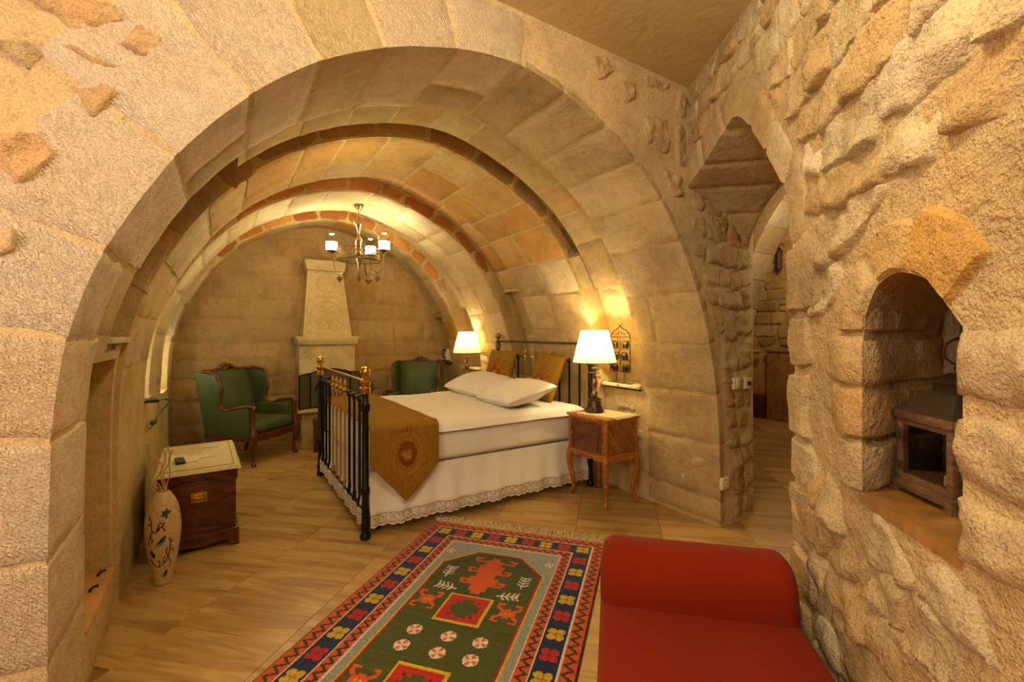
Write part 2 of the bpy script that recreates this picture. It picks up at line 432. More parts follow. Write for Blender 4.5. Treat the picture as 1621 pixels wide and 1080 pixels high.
# ------------------------------------------------------------------ the vault: profile across the room (x, z), axis along y
prof = [(-.45,0),(-.452,.4),(-.455,.8),(-.452,1.08),(-.44,1.25),(-.41,1.42),(-.363,1.585),(-.31,1.70),(-.255,1.81),(-.185,1.94),(-.11,2.06),(-.03,2.165),(.057,2.26),(.145,2.345),(.235,2.43),(.33,2.505),(.52,2.61),(.66,2.67),(.77,2.705),(.91,2.745),(1.02,2.768),(1.15,2.788),(1.27,2.794),(1.40,2.782),(1.54,2.745),(1.69,2.69),(1.885,2.61),(2.0,2.55),(2.18,2.445),(2.34,2.325),(2.485,2.16),(2.62,1.965),(2.76,1.735),(2.885,1.42),(2.95,1.17),(3.01,.89),(3.03,.5),(3.03,0)]
pp_ = [Vector((p[0], p[1], 0)) for p in prof]
for _ in range(2):
    pp_ = [pp_[0]]+[(pp_[i-1]+pp_[i]*2+pp_[i+1])/4 for i in range(1, len(pp_)-1)]+[pp_[-1]]
dense = bez(pp_, 10)
cum = [0.0]
for i in range(1, len(dense)): cum.append(cum[-1]+(dense[i]-dense[i-1]).length)
TL = cum[-1]
def _raw(t):
    t = max(0, min(TL, t)); lo, hi = 0, len(cum)-1
    while hi-lo > 1:
        md = (lo+hi)//2
        if cum[md] <= t: lo = md
        else: hi = md
    k = (t-cum[lo])/max(1e-9, cum[hi]-cum[lo]); p = dense[lo].lerp(dense[hi], k); return p.x, p.y
def P(t): return _raw(t)
def NRM(t):
    a = _raw(t-0.06); b = _raw(t+0.06); dx, dz = b[0]-a[0], b[1]-a[1]; l = math.hypot(dx, dz)
    return -dz/l, dx/l            # outward from the room
def tL(z):
    for i in range(len(dense)):
        if dense[i].y >= z: return cum[i]
def tR(z):
    for i in range(len(dense)-1, -1, -1):
        if dense[i].y >= z: return cum[i]
tA = max(range(len(dense)), key=lambda i: dense[i].y); tA = cum[tA]      # apex
YA = 1.95; YB = 6.80
def SV(t, y, h, off=0.0):
    x, z = P(t); n = NRM(t); k = off-h
    return (x+n[0]*k, y, max(0.0, z+n[1]*k))

def voff(t, y):
    left = t < tA
    z = P(t)[1]
    if left and 2.40 < y < 3.02 and 0.21 < z < 1.27: return 0.28      # low niche with the peg board
    if y < 2.60: return 0.0
    if y < 2.95:
        if left and 1.35 < z < 2.30: return 0.30
        if not left and 0.92 < z < 1.78 and y > 2.64: return 0.20
        return 0.035 if z > 1.3 else 0.0
    if y < 3.10:
        if not left and 0.92 < z < 1.78: return 0.20
        if (left and z > 1.35) or (not left and z > 2.05): return 0.30 if left and z < 2.3 else 0.16
        return 0.02
    if y < 4.05: return 0.0
    if y < 4.65:
        if left: return 0.24 if 0.90 < z < 1.66 else (0.17 if z > 1.66 else 0.02)
        return 0.26 if 0.85 < z < 1.80 else (0.17 if z >= 1.80 else 0.02)
    if y < 5.50: return 0.04
    if y < 6.00:
        if left: return 0.24 if 0.82 < z < 1.6 else (0.17 if z > 1.6 else 0.02)
        return 0.24 if 0.90 < z < 1.68 else (0.17 if z >= 1.68 else 0.02)
    if y < 6.40: return 0.03
    if not left and 0.95 < z < 1.62: return 0.2
    return 0.09
ts = [TL*i/90 for i in range(91)]
for z in (.21, 1.27, 1.35, 2.30, .90, 1.66, .82, 1.6): ts.append(tL(z))
for z in (.92, 1.78, 2.05, .85, 1.80, .90, 1.68, .95, 1.62): ts.append(tR(z))
ts = sorted(ts); ts = [t for i, t in enumerate(ts) if i == 0 or t-ts[i-1] > 0.004]
ys = [1.95, 2.40, 2.60, 2.64, 2.95, 3.02, 3.10, 4.05, 4.65, 5.50, 6.00, 6.40, 6.80]
vs, fs = [], []
def quad(a, b, c, d):
    n = len(vs); vs.extend((a, b, c, d)); fs.append((n, n+1, n+2, n+3))
nt_, ny_ = len(ts)-1, len(ys)-1
O = [[voff((ts[i]+ts[i+1])/2, (ys[j]+ys[j+1])/2) for j in range(ny_)] for i in range(nt_)]
for i in range(nt_):
    for j in range(ny_):
        o_ = O[i][j]; t0, t1, y0, y1 = ts[i], ts[i+1], ys[j], ys[j+1]
        quad(SV(t0, y0, 0, o_), SV(t0, y1, 0, o_), SV(t1, y1, 0, o_), SV(t1, y0, 0, o_))
        if j+1 < ny_ and abs(O[i][j+1]-o_) > 1e-6:
            p_ = O[i][j+1]; quad(SV(t0, y1, 0, o_), SV(t0, y1, 0, p_), SV(t1, y1, 0, p_), SV(t1, y1, 0, o_))
        if i+1 < nt_ and abs(O[i+1][j]-o_) > 1e-6:
            p_ = O[i+1][j]; quad(SV(t1, y0, 0, o_), SV(t1, y1, 0, o_), SV(t1, y1, 0, p_), SV(t1, y0, 0, p_))
vault = raw('wall_vault', vs, fs, M['plaster'], None, 0, lin(202, 174, 122))
tag(vault, 'stepped stone barrel vault with ribs and wall niches over the bedroom', 'vault', kind='structure')

# dressed blocks of the ribs, course by course along the curve
def ribs(y0, y1, t0, t1, pal, proud, size, rows=1, off=0.0, seed=0, m='block', gap=0.014, skip=None, top=None, ztop=2.2):
    r = random.Random(seed); t = t0; k = 0
    while t < t1-0.08:
        dt = min(size*r.uniform(0.75, 1.25), t1-t)
        if t1-t-dt < size*0.45: dt = t1-t
        if rows == 1: splits = [y0, y1]
        else:
            mid = y0+(y1-y0)*r.uniform(0.42, 0.66) if r.random() < 0.8 else None
            splits = [y0, mid, y1] if mid else [y0, y1]
        for a, b in zip(splits[:-1], splits[1:]):
            if skip and skip(t+dt/2, (a+b)/2): continue
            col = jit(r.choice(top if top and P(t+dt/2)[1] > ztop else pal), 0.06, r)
            g = gap/2
            patch('stone_block', lambda u, v, h: SV(u, v, h, off), [(t+g, a+g), (t+dt-g, a+g), (t+dt-g, b-g), (t+g, b-g)], proud*r.uniform(0.8, 1.3), vault, M[m], col, 0.09, r.uniform(0, 99), 0.008, 0.02, 0.006, 0.005)
        t += dt; k += 1
TLs, TRs = tL(1.0), tR(0.98)
ribs(2.60, 2.95, tL(2.32), tR(1.80), GREY+[lin(194, 158, 104)], 0.007, 0.34, 1, 0.035, 12)
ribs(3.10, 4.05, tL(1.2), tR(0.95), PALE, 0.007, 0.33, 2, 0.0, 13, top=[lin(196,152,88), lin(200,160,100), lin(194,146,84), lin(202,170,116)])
ribs(4.05, 4.65, tL(1.70), tR(1.82), [lin(200,162,106), lin(196,150,90), lin(192,140,78)], 0.007, 0.33, 1, 0.17, 14)
ribs(4.65, 5.50, tL(0.9), tR(0.95), PALE, 0.007, 0.36, 2, 0.04, 15)
ribs(5.50, 6.00, tL(1.64), tR(1.70), PALE, 0.007, 0.34, 1, 0.17, 16)
ribs(6.00, 6.40, tL(0.9), tR(0.95), PALE+OCHRE[:1], 0.007, 0.38, 1, 0.03, 17)
ribs(6.40, 6.80, tL(1.4), tR(1.65), GREY, 0.010, 0.40, 1, 0.09, 18)
# the orange stones on the faces of the ribs that look towards the arch
def ribface(y, t0, t1, o0, o1, pal, size, seed, proud=0.008):
    r = random.Random(seed); t = t0
    def S(u, v, h):
        x, z = P(u); n = NRM(u); return (x+n[0]*v, y-h, z+n[1]*v)
    while t < t1-0.06:
        dt = min(size*r.uniform(0.7, 1.3), t1-t)
        zc_ = P(t+dt/2)[1]; pl__ = pal if zc_ > 2.15 else PALE+GREY
        if zc_ < 1.5: t += dt; continue
        patch('stone_block', S, [(t+.012, o0+.004), (t+dt-.012, o0+.004), (t+dt-.012, o1-.006), (t+.012, o1-.006)], proud, vault, M['block'], jit(r.choice(pl__), 0.1, r), 0.05, r.uniform(0, 99), 0.008, 0.10, 0.014, 0.004)
        t += dt
ribface(3.10, tL(1.36), tR(2.06), 0.0, 0.135, [lin(170, 130, 78), lin(158, 118, 68), lin(180, 142, 90)], 0.32, 21)  # darker browns put the slot's shade into the stone colour
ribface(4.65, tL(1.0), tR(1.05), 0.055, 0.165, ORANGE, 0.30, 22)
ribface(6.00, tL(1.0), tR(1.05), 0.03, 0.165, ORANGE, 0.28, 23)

# ring of the front arch: each voussoir wraps from the wall face into the soffit
def SF(t, v, h):
    x, z = P(t); n = NRM(t)
    if v < -1e-6: return (x+n[0]*(-v), YA-h, max(0, z+n[1]*(-v)))
    if v <= 1e-6: return (x-n[0]*h*0.6, YA-h*0.6, z-n[1]*h*0.6)
    return (x-n[0]*h, YA+v, max(0, z-n[1]*h))
r = random.Random(5); t = 0.02; k = 0
while t < TL-0.1:
    z = P(t)[1]; right_low = t > tA and z < 2.6
    dt = r.uniform(0.28, 0.40)
    if TL-0.02-t-dt < 0.15: dt = TL-0.02-t
    wface = r.uniform(0.30, 0.42)
    tm = t+dt/2; xm, zm = P(tm)
    nn = NRM(tm)
    if nn[1] > 0.3: wface = min(wface, (3.04-zm)/nn[1]-0.01)
    split = r.uniform(0.34, 0.46) if (r.random() < 0.5 and zm > 1.3) else 0.645
    if xm < 1 and zm < 1.45: split = 0.435
    fc = (PINK if xm < 1.2 else PALE+GREY[:2])
    col = jit(r.choice(GREY+PALE[:2] if xm > 1.0 or zm > 2.6 else fc), 0.06, r)
    if xm < 1.2: col = jit(r.choice(PINK+PALE[:1]), 0.05, r)
    if xm > 1.35: wface = .035
    if xm > 2.6: wface = 0.05
    g = 0.006
    patch('voussoir', SF, [(t+g, -wface), (t+dt-g, -wface), (t+dt-g, split), (t+g, split)], 0.007*r.uniform(0.8, 1.3), vault, M['face' if xm < 1.2 else 'block'], col, 0.055, r.uniform(0, 99), 0.010, 0.0, 0.008, 0.006, vb=0.0, maxn=18, m2=M['block'])
    if split < 0.6 and not (xm < 1 and zm < 1.45):
        patch('stone_block', SV, [(t+g, YA+split+.012), (t+dt-g, YA+split+.012), (t+dt-g, 2.595), (t+g, 2.595)], 0.007, vault, M['block'], jit(r.choice(GREY+PALE), 0.08, r), 0.09, r.uniform(0, 99), 0.012, 0.02)
    t += dt; k += 1

# sill slabs of the wall niches
def sill(y0, y1, t, d, proud, m='mortar', col=lin(214, 196, 152), z=None, parent=vault):
    x, zz = P(t); n = NRM(t); sgn = 1 if n[0] > 0 else -1
    xa, xb = sorted((x-sgn*proud, x+sgn*d))
    return MB().box(xa, xb, y0, y1, zz-0.012, zz+0.016, 0.004).build('sill', M[m], parent, color=col)
sill(2.63, 3.12, tR(.92), 0.19, 0.035)
sill(4.06, 4.64, tR(.85), 0.23, 0.0)
sill(5.49, 6.01, tR(.90), 0.21, 0.03)
sill(6.41, 6.79, tR(.95), 0.19, 0.0)
sill(2.61, 3.09, tL(1.35), 0.21, 0.015)
# rough lumps showing through the plaster of the lower right wall and of the niches
r = random.Random(31)
for (y0, y1, z0, z1, off, n) in ((1.97, 2.62, 0.05, 0.95, 0.0, 9), (2.68, 3.08, 1.05, 1.75, 0.20, 7), (2.62, 3.1, 0.05, .86, 0.0, 7), (4.1, 4.6, .95, 1.7, .24, 6), (3.15, 4.0, .3, .9, 0, 6), (5.55, 5.95, 1.0, 1.6, .22, 4)):
    for _ in range(n):
        wv, hv = r.uniform(.12, .26), r.uniform(.08, .16)
        yy, zz = r.uniform(y0, y1-wv*0.8), r.uniform(z0, z1-hv); t1 = tR(zz+hv); 
        yy2 = min(y1, yy+wv)
        patch('stone_lump', lambda u, v, h, off=off: SV(u, v, h, off), [(t1, yy), (t1+hv, yy), (t1+hv, yy2), (t1, yy2)], r.uniform(.004, .012), vault, M['rubble'], jit(r.choice(PALE), .06, r), 0.03, r.uniform(0, 99), 0.03, 0.2, 0.012, 0.006, soft=.05)

# ------------------------------------------------------------------ front wall with the great arch
ZC = 3.06
hole = [P(TL*i/120) for i in range(121)]
outline = [(-2.3, 0), (-2.3, ZC), (3.45, ZC), (3.45, 0)]
poly = [Vector((x, z, 0)) for x, z in outline]+[Vector((hole[i][0], hole[i][1], 0)) for i in range(len(hole)-1, -1, -1)]
tris = tessellate_polygon([poly])
wall_front = raw('wall_front', [(p.x, YA, p.y) for p in poly], [t_[::-1] for t_ in tris], M['mortar'], None, 0, lin(218, 190, 146))
tag(wall_front, 'plastered stone wall around the great front arch', 'wall', kind='structure')
def SA(x, z, h): return (x, YA-h, z)
# return face of the pier in the passage
raw('pier_return', [(3.45, YA, 0), (3.45, YA, ZC), (3.45, 6.9, ZC), (3.45, 6.9, 0)], [(0, 1, 2, 3)], M['plaster'], wall_front, 0, lin(190, 158, 108))
def quadstone(pts, proud, col, parent, S, m='rubble', **kw):
    patch('stone', S, pts, proud*.6, parent, M[m], tuple(0.42*a+0.58*b for a, b in zip(col, lin(214, 186, 146))), 0.012, rnd.uniform(0, 99), 0.012, kw.get('rc', .26), 0.012, kw.get('amp', 0.022), 14, soft=.026, warp=.020, maxn=26, tilt=.006)
# stones showing through the plaster of the front wall
left_stones = [
 ([(-.56,2.43),(-.28,2.50),(-.25,2.43),(-.36,2.32)], 0.030, lin(206,160,112)), ([(-.33,2.35),(-.22,2.43),(-.13,2.43),(-.21,2.31)], 0.026, lin(212,178,136)),
 ([(-.60,2.25),(-.51,2.29),(-.43,2.26),(-.50,2.16)], 0.034, lin(214,182,138)), ([(-.44,2.30),(-.37,2.305),(-.25,2.28),(-.30,2.235)], 0.026, lin(192,150,108)),
 ([(-.42,2.18),(-.33,2.22),(-.26,2.18),(-.35,2.05)], 0.030, lin(204,158,112)), ([(-.60,2.00),(-.46,2.04),(-.41,1.95),(-.51,1.80)], 0.032, lin(206,164,124)),
 ([(-.62,1.74),(-.50,1.71),(-.52,1.63),(-.62,1.58)], 0.024, lin(210,176,136)), ([(-.28,2.62),(-.12,2.66),(-.06,2.58),(-.22,2.53)], 0.022, lin(206,166,120)),
 ([(.22,2.80),(.42,2.86),(.44,2.78),(.28,2.74)], 0.02, lin(204,164,116)), ([(-.9,2.5),(-.66,2.52),(-.62,2.36),(-.88,2.34)], 0.03, lin(208,170,126)), ([(-.92,2.2),(-.68,2.22),(-.66,2.02),(-.9,1.98)], 0.03, lin(210,176,130))]
right_stones = [
 ([(1.74,2.98),(1.88,3.04),(2.00,2.95),(1.84,2.84)], 0.02, lin(186,144,96)), ([(1.98,2.92),(2.14,2.95),(2.17,2.83),(2.06,2.77)], 0.022, lin(172,136,94)),
 ([(2.19,3.02),(2.46,3.04),(2.48,2.97),(2.24,2.92)], 0.02, lin(184,146,98)), ([(2.18,2.76),(2.46,2.80),(2.47,2.53),(2.32,2.58)], 0.03, lin(190,148,100)),
 ([(2.51,2.79),(2.63,2.80),(2.64,2.50),(2.53,2.51)], 0.03, lin(176,126,74)), ([(2.53,3.02),(2.65,3.02),(2.63,2.83),(2.52,2.84)], 0.026, lin(184,152,106)),
 ([(2.20,2.70),(2.30,2.72),(2.32,2.60),(2.24,2.56)], 0.018, lin(190,154,106)), ([(2.36,2.48),(2.60,2.46),(2.62,2.30),(2.50,2.28)], 0.02, lin(182,146,100))]
for pts, pr, col in left_stones+right_stones: quadstone(pts, pr, col, wall_front, SA)

def in_poly(x, z, poly_):
    c_ = False; n_ = len(poly_); j = n_-1
    for i in range(n_):
        xi, zi = poly_[i]; xj, zj = poly_[j]
        if (zi > z) != (zj > z) and x < (xj-xi)*(z-zi)/(zj-zi)+xi: c_ = not c_
        j = i
    return c_
def rubble(S, u0, u1, v0, v1, ok, parent, pal, hs=(.13, .24), ws=(.16, .40), gap=0.022, proud=(.018, .04), seed=1, name='stone', m='rubble', rc=0.16, amp=0.018, cell=0.035, edge=0.028, maxn=12):
    r = random.Random(seed); v = v0; n = 0
    while v < v1-0.04:
        hh = min(r.uniform(*hs), v1-v)
        if v1-v-hh < 0.07: hh = v1-v
        u = u0-r.uniform(0, 0.15)
        while u < u1:
            ww = r.uniform(*ws); a, b = u+gap/2, u+ww-gap/2; c, d = v+gap/2, v+hh-gap/2
            j = lambda k=0.022: r.uniform(-k, k)
            parts = [(c, d)]
            if hh > 0.19 and ww < 0.26 and r.random() < 0.3:
                md = c+(d-c)*r.uniform(.4, .6); parts = [(c, md-gap/2), (md+gap/2, d)]
            for (e, f) in parts:
                q = [(a+j(), e+j(.012)), (b+j(), e+j(.012)), (b+j(), f+j(.012)), (a+j(), f+j(.012))]
                done = False
                for shr in (1, .8, .6):
                    cx, cy = sum(p[0] for p in q)/4, sum(p[1] for p in q)/4
                    if not ok(cx, cy) and shr == 1:
                        continue
                    # slide each corner that is not allowed towards the centre
                    q2 = []
                    for p in q:
                        pt = p
                        for k in range(6):
                            if ok(*pt): break
                            pt = (pt[0]+(cx-pt[0])*0.3, pt[1]+(cy-pt[1])*0.3)
                        q2.append(pt)
                    if all(ok(*p) for p in q2):
                        ar = abs((q2[2][0]-q2[0][0])*(q2[3][1]-q2[1][1])-(q2[3][0]-q2[1][0])*(q2[2][1]-q2[0][1]))/2
                        if ar > 0.006: done = True
                    break
                if done:
                    patch(name, S, q2, r.uniform(*proud), parent, M[m], jit(r.choice(pal), 0.09, r), cell, r.uniform(0, 99), edge, rc*r.uniform(.6, 1.5), 0.010, amp, 9, maxn=maxn, soft=r.uniform(.010, .022), tilt=r.uniform(.0, .016)); n += 1
            u += ww
        v += hh
    return n
arch_poly = [P(TL*i/100) for i in range(101)]
arch_wide = [(x+NRM(TL*i/100)[0]*0.06, z+NRM(TL*i/100)[1]*0.06) for i, (x, z) in enumerate(arch_poly)]
arch_wide = [(arch_wide[0][0], -1)]+arch_wide+[(arch_wide[-1][0], -1)]
RUB = PALE+PALE+[lin(200,168,120), lin(192,156,104), lin(206,174,130)]
rubble(SA, 2.60, 3.43, 0.03, 2.45, lambda x, z: not in_poly(x, z, arch_wide) and 2.6 < x < 3.44 and z > 0.02 and x > 2.66+(2.45-z)*0.05, wall_front, [lin(200,172,126), lin(192,164,118), lin(204,176,132), lin(188,152,104)], (.12, .26), (.10, .24), -.03, (.006, .016), 41, amp=0.016, cell=.02)

# ------------------------------------------------------------------ right wall (45 degrees to the arch wall) with doorway and lantern niche
B0 = Vector((2.665, 1.95)); B1 = Vector((2.22, 1.25)); S1 = (B1-B0).length
D1 = (B1-B0).normalized(); D2 = Vector((-.70711, -.70711))
N1 = Vector((D1.y, -D1.x)); N2 = Vector((D2.y, -D2.x)); NB = -N2
def planB(s):
    if s < S1-0.05: return B0+D1*s, N1
    if s < S1+0.05:
        k = (s-S1+0.05)/0.1; nn = (N1*(1-k)+N2*k).normalized()
    else: nn = N2
    return (B0+D1*s if s < S1 else B1+D2*(s-S1)), nn
def SB(s, z, h):
    p, n = planB(s); return (p.x+n.x*h, p.y+n.y*h, z)
dpts = [(-.75,1.6),(-.62,1.84),(-.5,2.03),(-.3,2.25),(-.1,2.36),(.1,2.42),(.247,2.455),(.494,2.535),(.6,2.57),(.66,2.565),(.732,2.52),(.83,2.41),(.93,2.32),(1.03,2.225),(1.18,2.07),(1.27,1.975),(1.31,1.87),(1.337,1.5),(1.345,1.0),(1.36,0)]
dd = [p.to_2d() for p in bez([(a, b, 0) for a, b in dpts], 6)]
dcum = [0.0]
for i in range(1, len(dd)): dcum.append(dcum[-1]+(dd[i]-dd[i-1]).length)
DL = dcum[-1]
def Dp(t):
    t = max(0, min(DL, t)); i = 1
    while i < len(dcum)-1 and dcum[i] < t: i += 1
    return dd[i-1].lerp(dd[i], (t-dcum[i-1])/max(1e-9, dcum[i]-dcum[i-1]))
def Dn(t):
    d = Dp(t+.05)-Dp(t-.05); d.normalize(); return Vector((-d.y, d.x))      # outward (up / into the wall)
def tD(s):
    for i in range(len(dd)):
        if dd[i].x >= s: return dcum[i]
THK = 0.6
def SD(t, v, h):
    p = Dp(t); n = Dn(t)
    if v < 0:
        q = p+n*(-v); return SB(q.x, max(0, q.y), h)
    q = p-n*h*(1.0 if v > 1e-6 else 0.6)
    b = SB(q.x, max(0, q.y), 0.0 if v > 1e-6 else h*0.6)
    return (b[0]+NB.x*v, b[1]+NB.y*v, b[2])
# niche outline on the wall (s, z)
nic = [(1.82,.944),(1.828,1.2),(1.836,1.414),(1.865,1.485),(1.904,1.527),(1.979,1.55),(2.062,1.534),(2.114,1.507),(2.155,1.46),(2.2,1.413),(2.2,.949)]
nicd = [p.to_2d() for p in bez([(a, b, 0) for a, b in nic[1:-1]], 5)]
nicd = [Vector(nic[0])]+nicd+[Vector(nic[-1])]
def nback(p):
    s_, z_ = p; s2 = s_-0.31*(2.2-s_)/0.38; b = SB(s2, z_, -0.36); return (b[0], b[1], z_+(0.015 if z_ > 1.3 else 0))
SE = 6.9
vsB, fsB = [], []
def addpoly(loops):
    pl = [[Vector((a, b, 0)) for a, b in lp] for lp in loops]
    flat = [p for lp in pl for p in lp]; n = len(vsB)
    vsB.extend(SB(p.x, p.y, 0) for p in flat); fsB.extend(tuple(i+n for i in t_) for t_ in tessellate_polygon(pl))
addpoly([[(0, ZC)]+[(s_, z_) for s_, z_ in [(0.0, 2.39)]+[(d.x, d.y) for d in dd if 0.02 < d.x < S1]+[(S1, 2.41)]]+[(S1, ZC)]])
addpoly([[(S1, ZC), (S1, 2.41)]+[(d.x, d.y) for d in dd if d.x > S1+.005]+[(SE, 0), (SE, ZC)], [(p.x, p.y) for p in nicd]])
# door soffit, back face, niche inside
for i in range(len(dd)-1):
    n = len(vsB); a, b = dd[i], dd[i+1]
    A, Bq = SB(a.x, a.y, 0), SB(b.x, b.y, 0)
    off = Vector((NB.x*THK, NB.y*THK, 0))
    vsB.extend([A, Bq, tuple(Vector(Bq)+off), tuple(Vector(A)+off)]); fsB.append((n, n+1, n+2, n+3))
n = len(vsB)
pb = [[Vector((-1.2, ZC, 0)), Vector((-1.2, 1.0, 0)), Vector((-.75, 1.0, 0))]+[Vector((d.x, d.y, 0)) for d in dd]+[Vector((SE, 0, 0)), Vector((SE, ZC, 0))]]
vsB.extend((lambda q: (q[0]+NB.x*THK, q[1]+NB.y*THK, q[2]))(SB(p.x, p.y, 0)) for p in pb[0]); fsB.extend(tuple(i+n for i in t_) for t_ in tessellate_polygon(pb))
for i in range(len(nicd)-1):
    n = len(vsB); vsB.extend([SB(nicd[i].x, nicd[i].y, 0), SB(nicd[i+1].x, nicd[i+1].y, 0), nback(nicd[i+1]), nback(nicd[i])]); fsB.append((n, n+1, n+2, n+3))
n = len(vsB); vsB.extend(nback(p) for p in nicd); fsB.append(tuple(range(n, len(vsB))))
n = len(vsB); vsB.extend([SB(nicd[0].x, nicd[0].y, 0), SB(nicd[-1].x, nicd[-1].y, 0), nback(nicd[-1]), nback(nicd[0])]); fsB.append((n, n+1, n+2, n+3))
wall_right = raw('wall_right', vsB, fsB, M['roughmortar'], None, 0, lin(208, 180, 136))
tag(wall_right, 'rough rubble stone wall beside the red bench with arched doorway and lantern niche', 'wall', kind='structure')
# ring of the doorway
r = random.Random(8); t = tD(-0.72)
while t < DL-0.05:
    p = Dp(t); upper = p.y > 1.95
    dt = r.uniform(.24, .34) if upper else r.uniform(.16, .30)
    if DL-t-dt < 0.1: dt = DL-t
    pm = Dp(t+dt/2)
    wf = r.uniform(.14, .22) if upper else r.uniform(.12, .26)
    if pm.x < 0.05: wf = 0.0
    g = .006
    smooth_ = upper
    patch('voussoir' if upper else 'jamb_stone', SD, [(t+g, -wf), (t+dt-g, -wf), (t+dt-g, THK*.99), (t+g, THK*.99)], .012 if upper else r.uniform(.018, .035), wall_right, M['block' if upper else 'rubble'], jit(r.choice(PALE if upper else RUB), .06, r), .05, r.uniform(0, 99), .014, 0.0, .008 if upper else .014, .005 if upper else .014, vb=0.0 if wf > 0 else None, maxn=16)
    t += dt
# niche: quoins of the far reveal wrap round onto the wall face
e_ = (NB*0.36-D2*0.31); el = e_.length; e_ = e_/el; en = Vector((e_.y, -e_.x))
if en.dot(D2) < 0: en = -en
def SQ(z, v, h):
    if v < 0: return SB(1.824+v, z, h)
    p, nn = planB(1.824)
    k = 1.0 if v > 1e-6 else 0.6
    q = p+e_*v+en*h*k+(nn*h*0.6 if v <= 1e-6 else Vector((0, 0)))
    return (q.x, q.y, z)
r = random.Random(3)
for z0, z1, wf, col in ((.950, 1.092, .12, lin(208,180,138)), (1.098, 1.242, .16, lin(206,168,116)), (1.248, 1.392, .19, lin(208,176,130)), (1.398, 1.485, .10, lin(198,164,118))):
    patch('niche_stone', SQ, [(z0, -wf), (z1, -wf), (z1, el*.98), (z0, el*.98)], .026, wall_right, M['rubble'], col, .03, r.uniform(0, 99), .014, 0.0, .008, .014, vb=0.0, maxn=18)
ncum = [0.0]
for i in range(1, len(nicd)): ncum.append(ncum[-1]+(nicd[i]-nicd[i-1]).length)
def Np(t):
    i = 1
    while i < len(ncum)-1 and ncum[i] < t: i += 1
    return nicd[i-1].lerp(nicd[i], (t-ncum[i-1])/max(1e-9, ncum[i]-ncum[i-1]))
def Nn(t):
    d = Np(t+.03)-Np(t-.03); d.normalize(); return Vector((-d.y, d.x))
def SN(t, v, h):
    p = Np(t); n = Nn(t); q = p+n*(-v if v < 0 else -h*0.6); return SB(q.x, q.y, h if v < 0 else h*0.6)
NLn = ncum[-1]
for a, b, wf, col in ((.50, .60, .11, lin(206,180,138)), (.606, .735, .13, lin(210,174,118)), (.742, .90, .155, lin(210,166,98))):
    if a < NLn: patch('niche_stone', SN, [(a, -wf), (min(b, NLn), -wf), (min(b, NLn), 0.0), (a, 0.0)], .018, wall_right, M['rubble'], col, .025, a*31, .012, .02, .008, .012)
for zq in ((.945, 1.085), (1.09, 1.255), (1.26, 1.41)):
    patch('niche_stone', SB, [(2.180, zq[0]), (2.38+.3*(zq[0]-1), zq[0]+.004), (2.40, zq[1]), (2.184, zq[1]-.006)], .016, wall_right, M['rubble'], jit(lin(208, 184, 146), .05), .018, zq[0]*40, .012, .03, .012, .02, 9, soft=.02, warp=.012, maxn=18)
MBs = MB(); a_, b_ = Vector(SB(1.812, .944, .003)), Vector(SB(2.2, .944, .003)); c2_, d2_ = Vector(nback((2.2, .944))), Vector(nback((1.82, .944)))
up = Vector((0, 0, .012)); dn = Vector((0, 0, -.02))
MBs.add([a_+dn, b_+dn, c2_+dn, d2_+dn, a_+up, b_+up, c2_+up, d2_+up], [(0, 1, 2, 3), (4, 5, 6, 7), (0, 1, 5, 4), (1, 2, 6, 5), (2, 3, 7, 6), (3, 0, 4, 7)]).build('sill', M['sillwood'], wall_right, 30)
def okB(s, z):
    if not (0.02 < s < 3.3 and 0.0 <= z < ZC-0.005): return False
    if s < 1.62 and z < 2.78:
        for i in range(0, len(dd), 3):
            if (dd[i]-Vector((s, z))).length < (0.17 if dd[i].y > 1.95 else .10): return False
        if s < 1.36 and z < 2.56:
            for i in range(1, len(dd)):
                if dd[i-1].x <= s <= dd[i].x and z < dd[i].y: return False
    if 1.63 < s < 2.37 and .93 < z < 1.70:
        if 1.80 < s < 2.2 and z < 1.56: return False
        if s >= 2.18: return s > 2.37 and not (z > 1.36 and z < 1.64 and s < 2.40)
        if z < 1.48 and 1.64 < s < 1.8: return False
        for p in nicd[2:-2]:
            if (p-Vector((s, z))).length < .16: return False
    return True
RUBB = [lin(206,184,146), lin(200,174,134), lin(210,190,154), lin(198,170,126), lin(204,178,138), lin(196,164,118), lin(214,194,160), lin(202,170,122)]
rubble(SB, 0.02, 3.3, 0.01, ZC-.01, okB, wall_right, RUBB, (.12, .22), (.14, .36), -.022, (.004, .016), 17, cell=.020, edge=.012, amp=.024, maxn=20)
quadstone([(1.07,2.56),(1.20,2.54),(1.19,2.33),(1.12,2.34)], .026, lin(204,140,64), wall_right, SB)

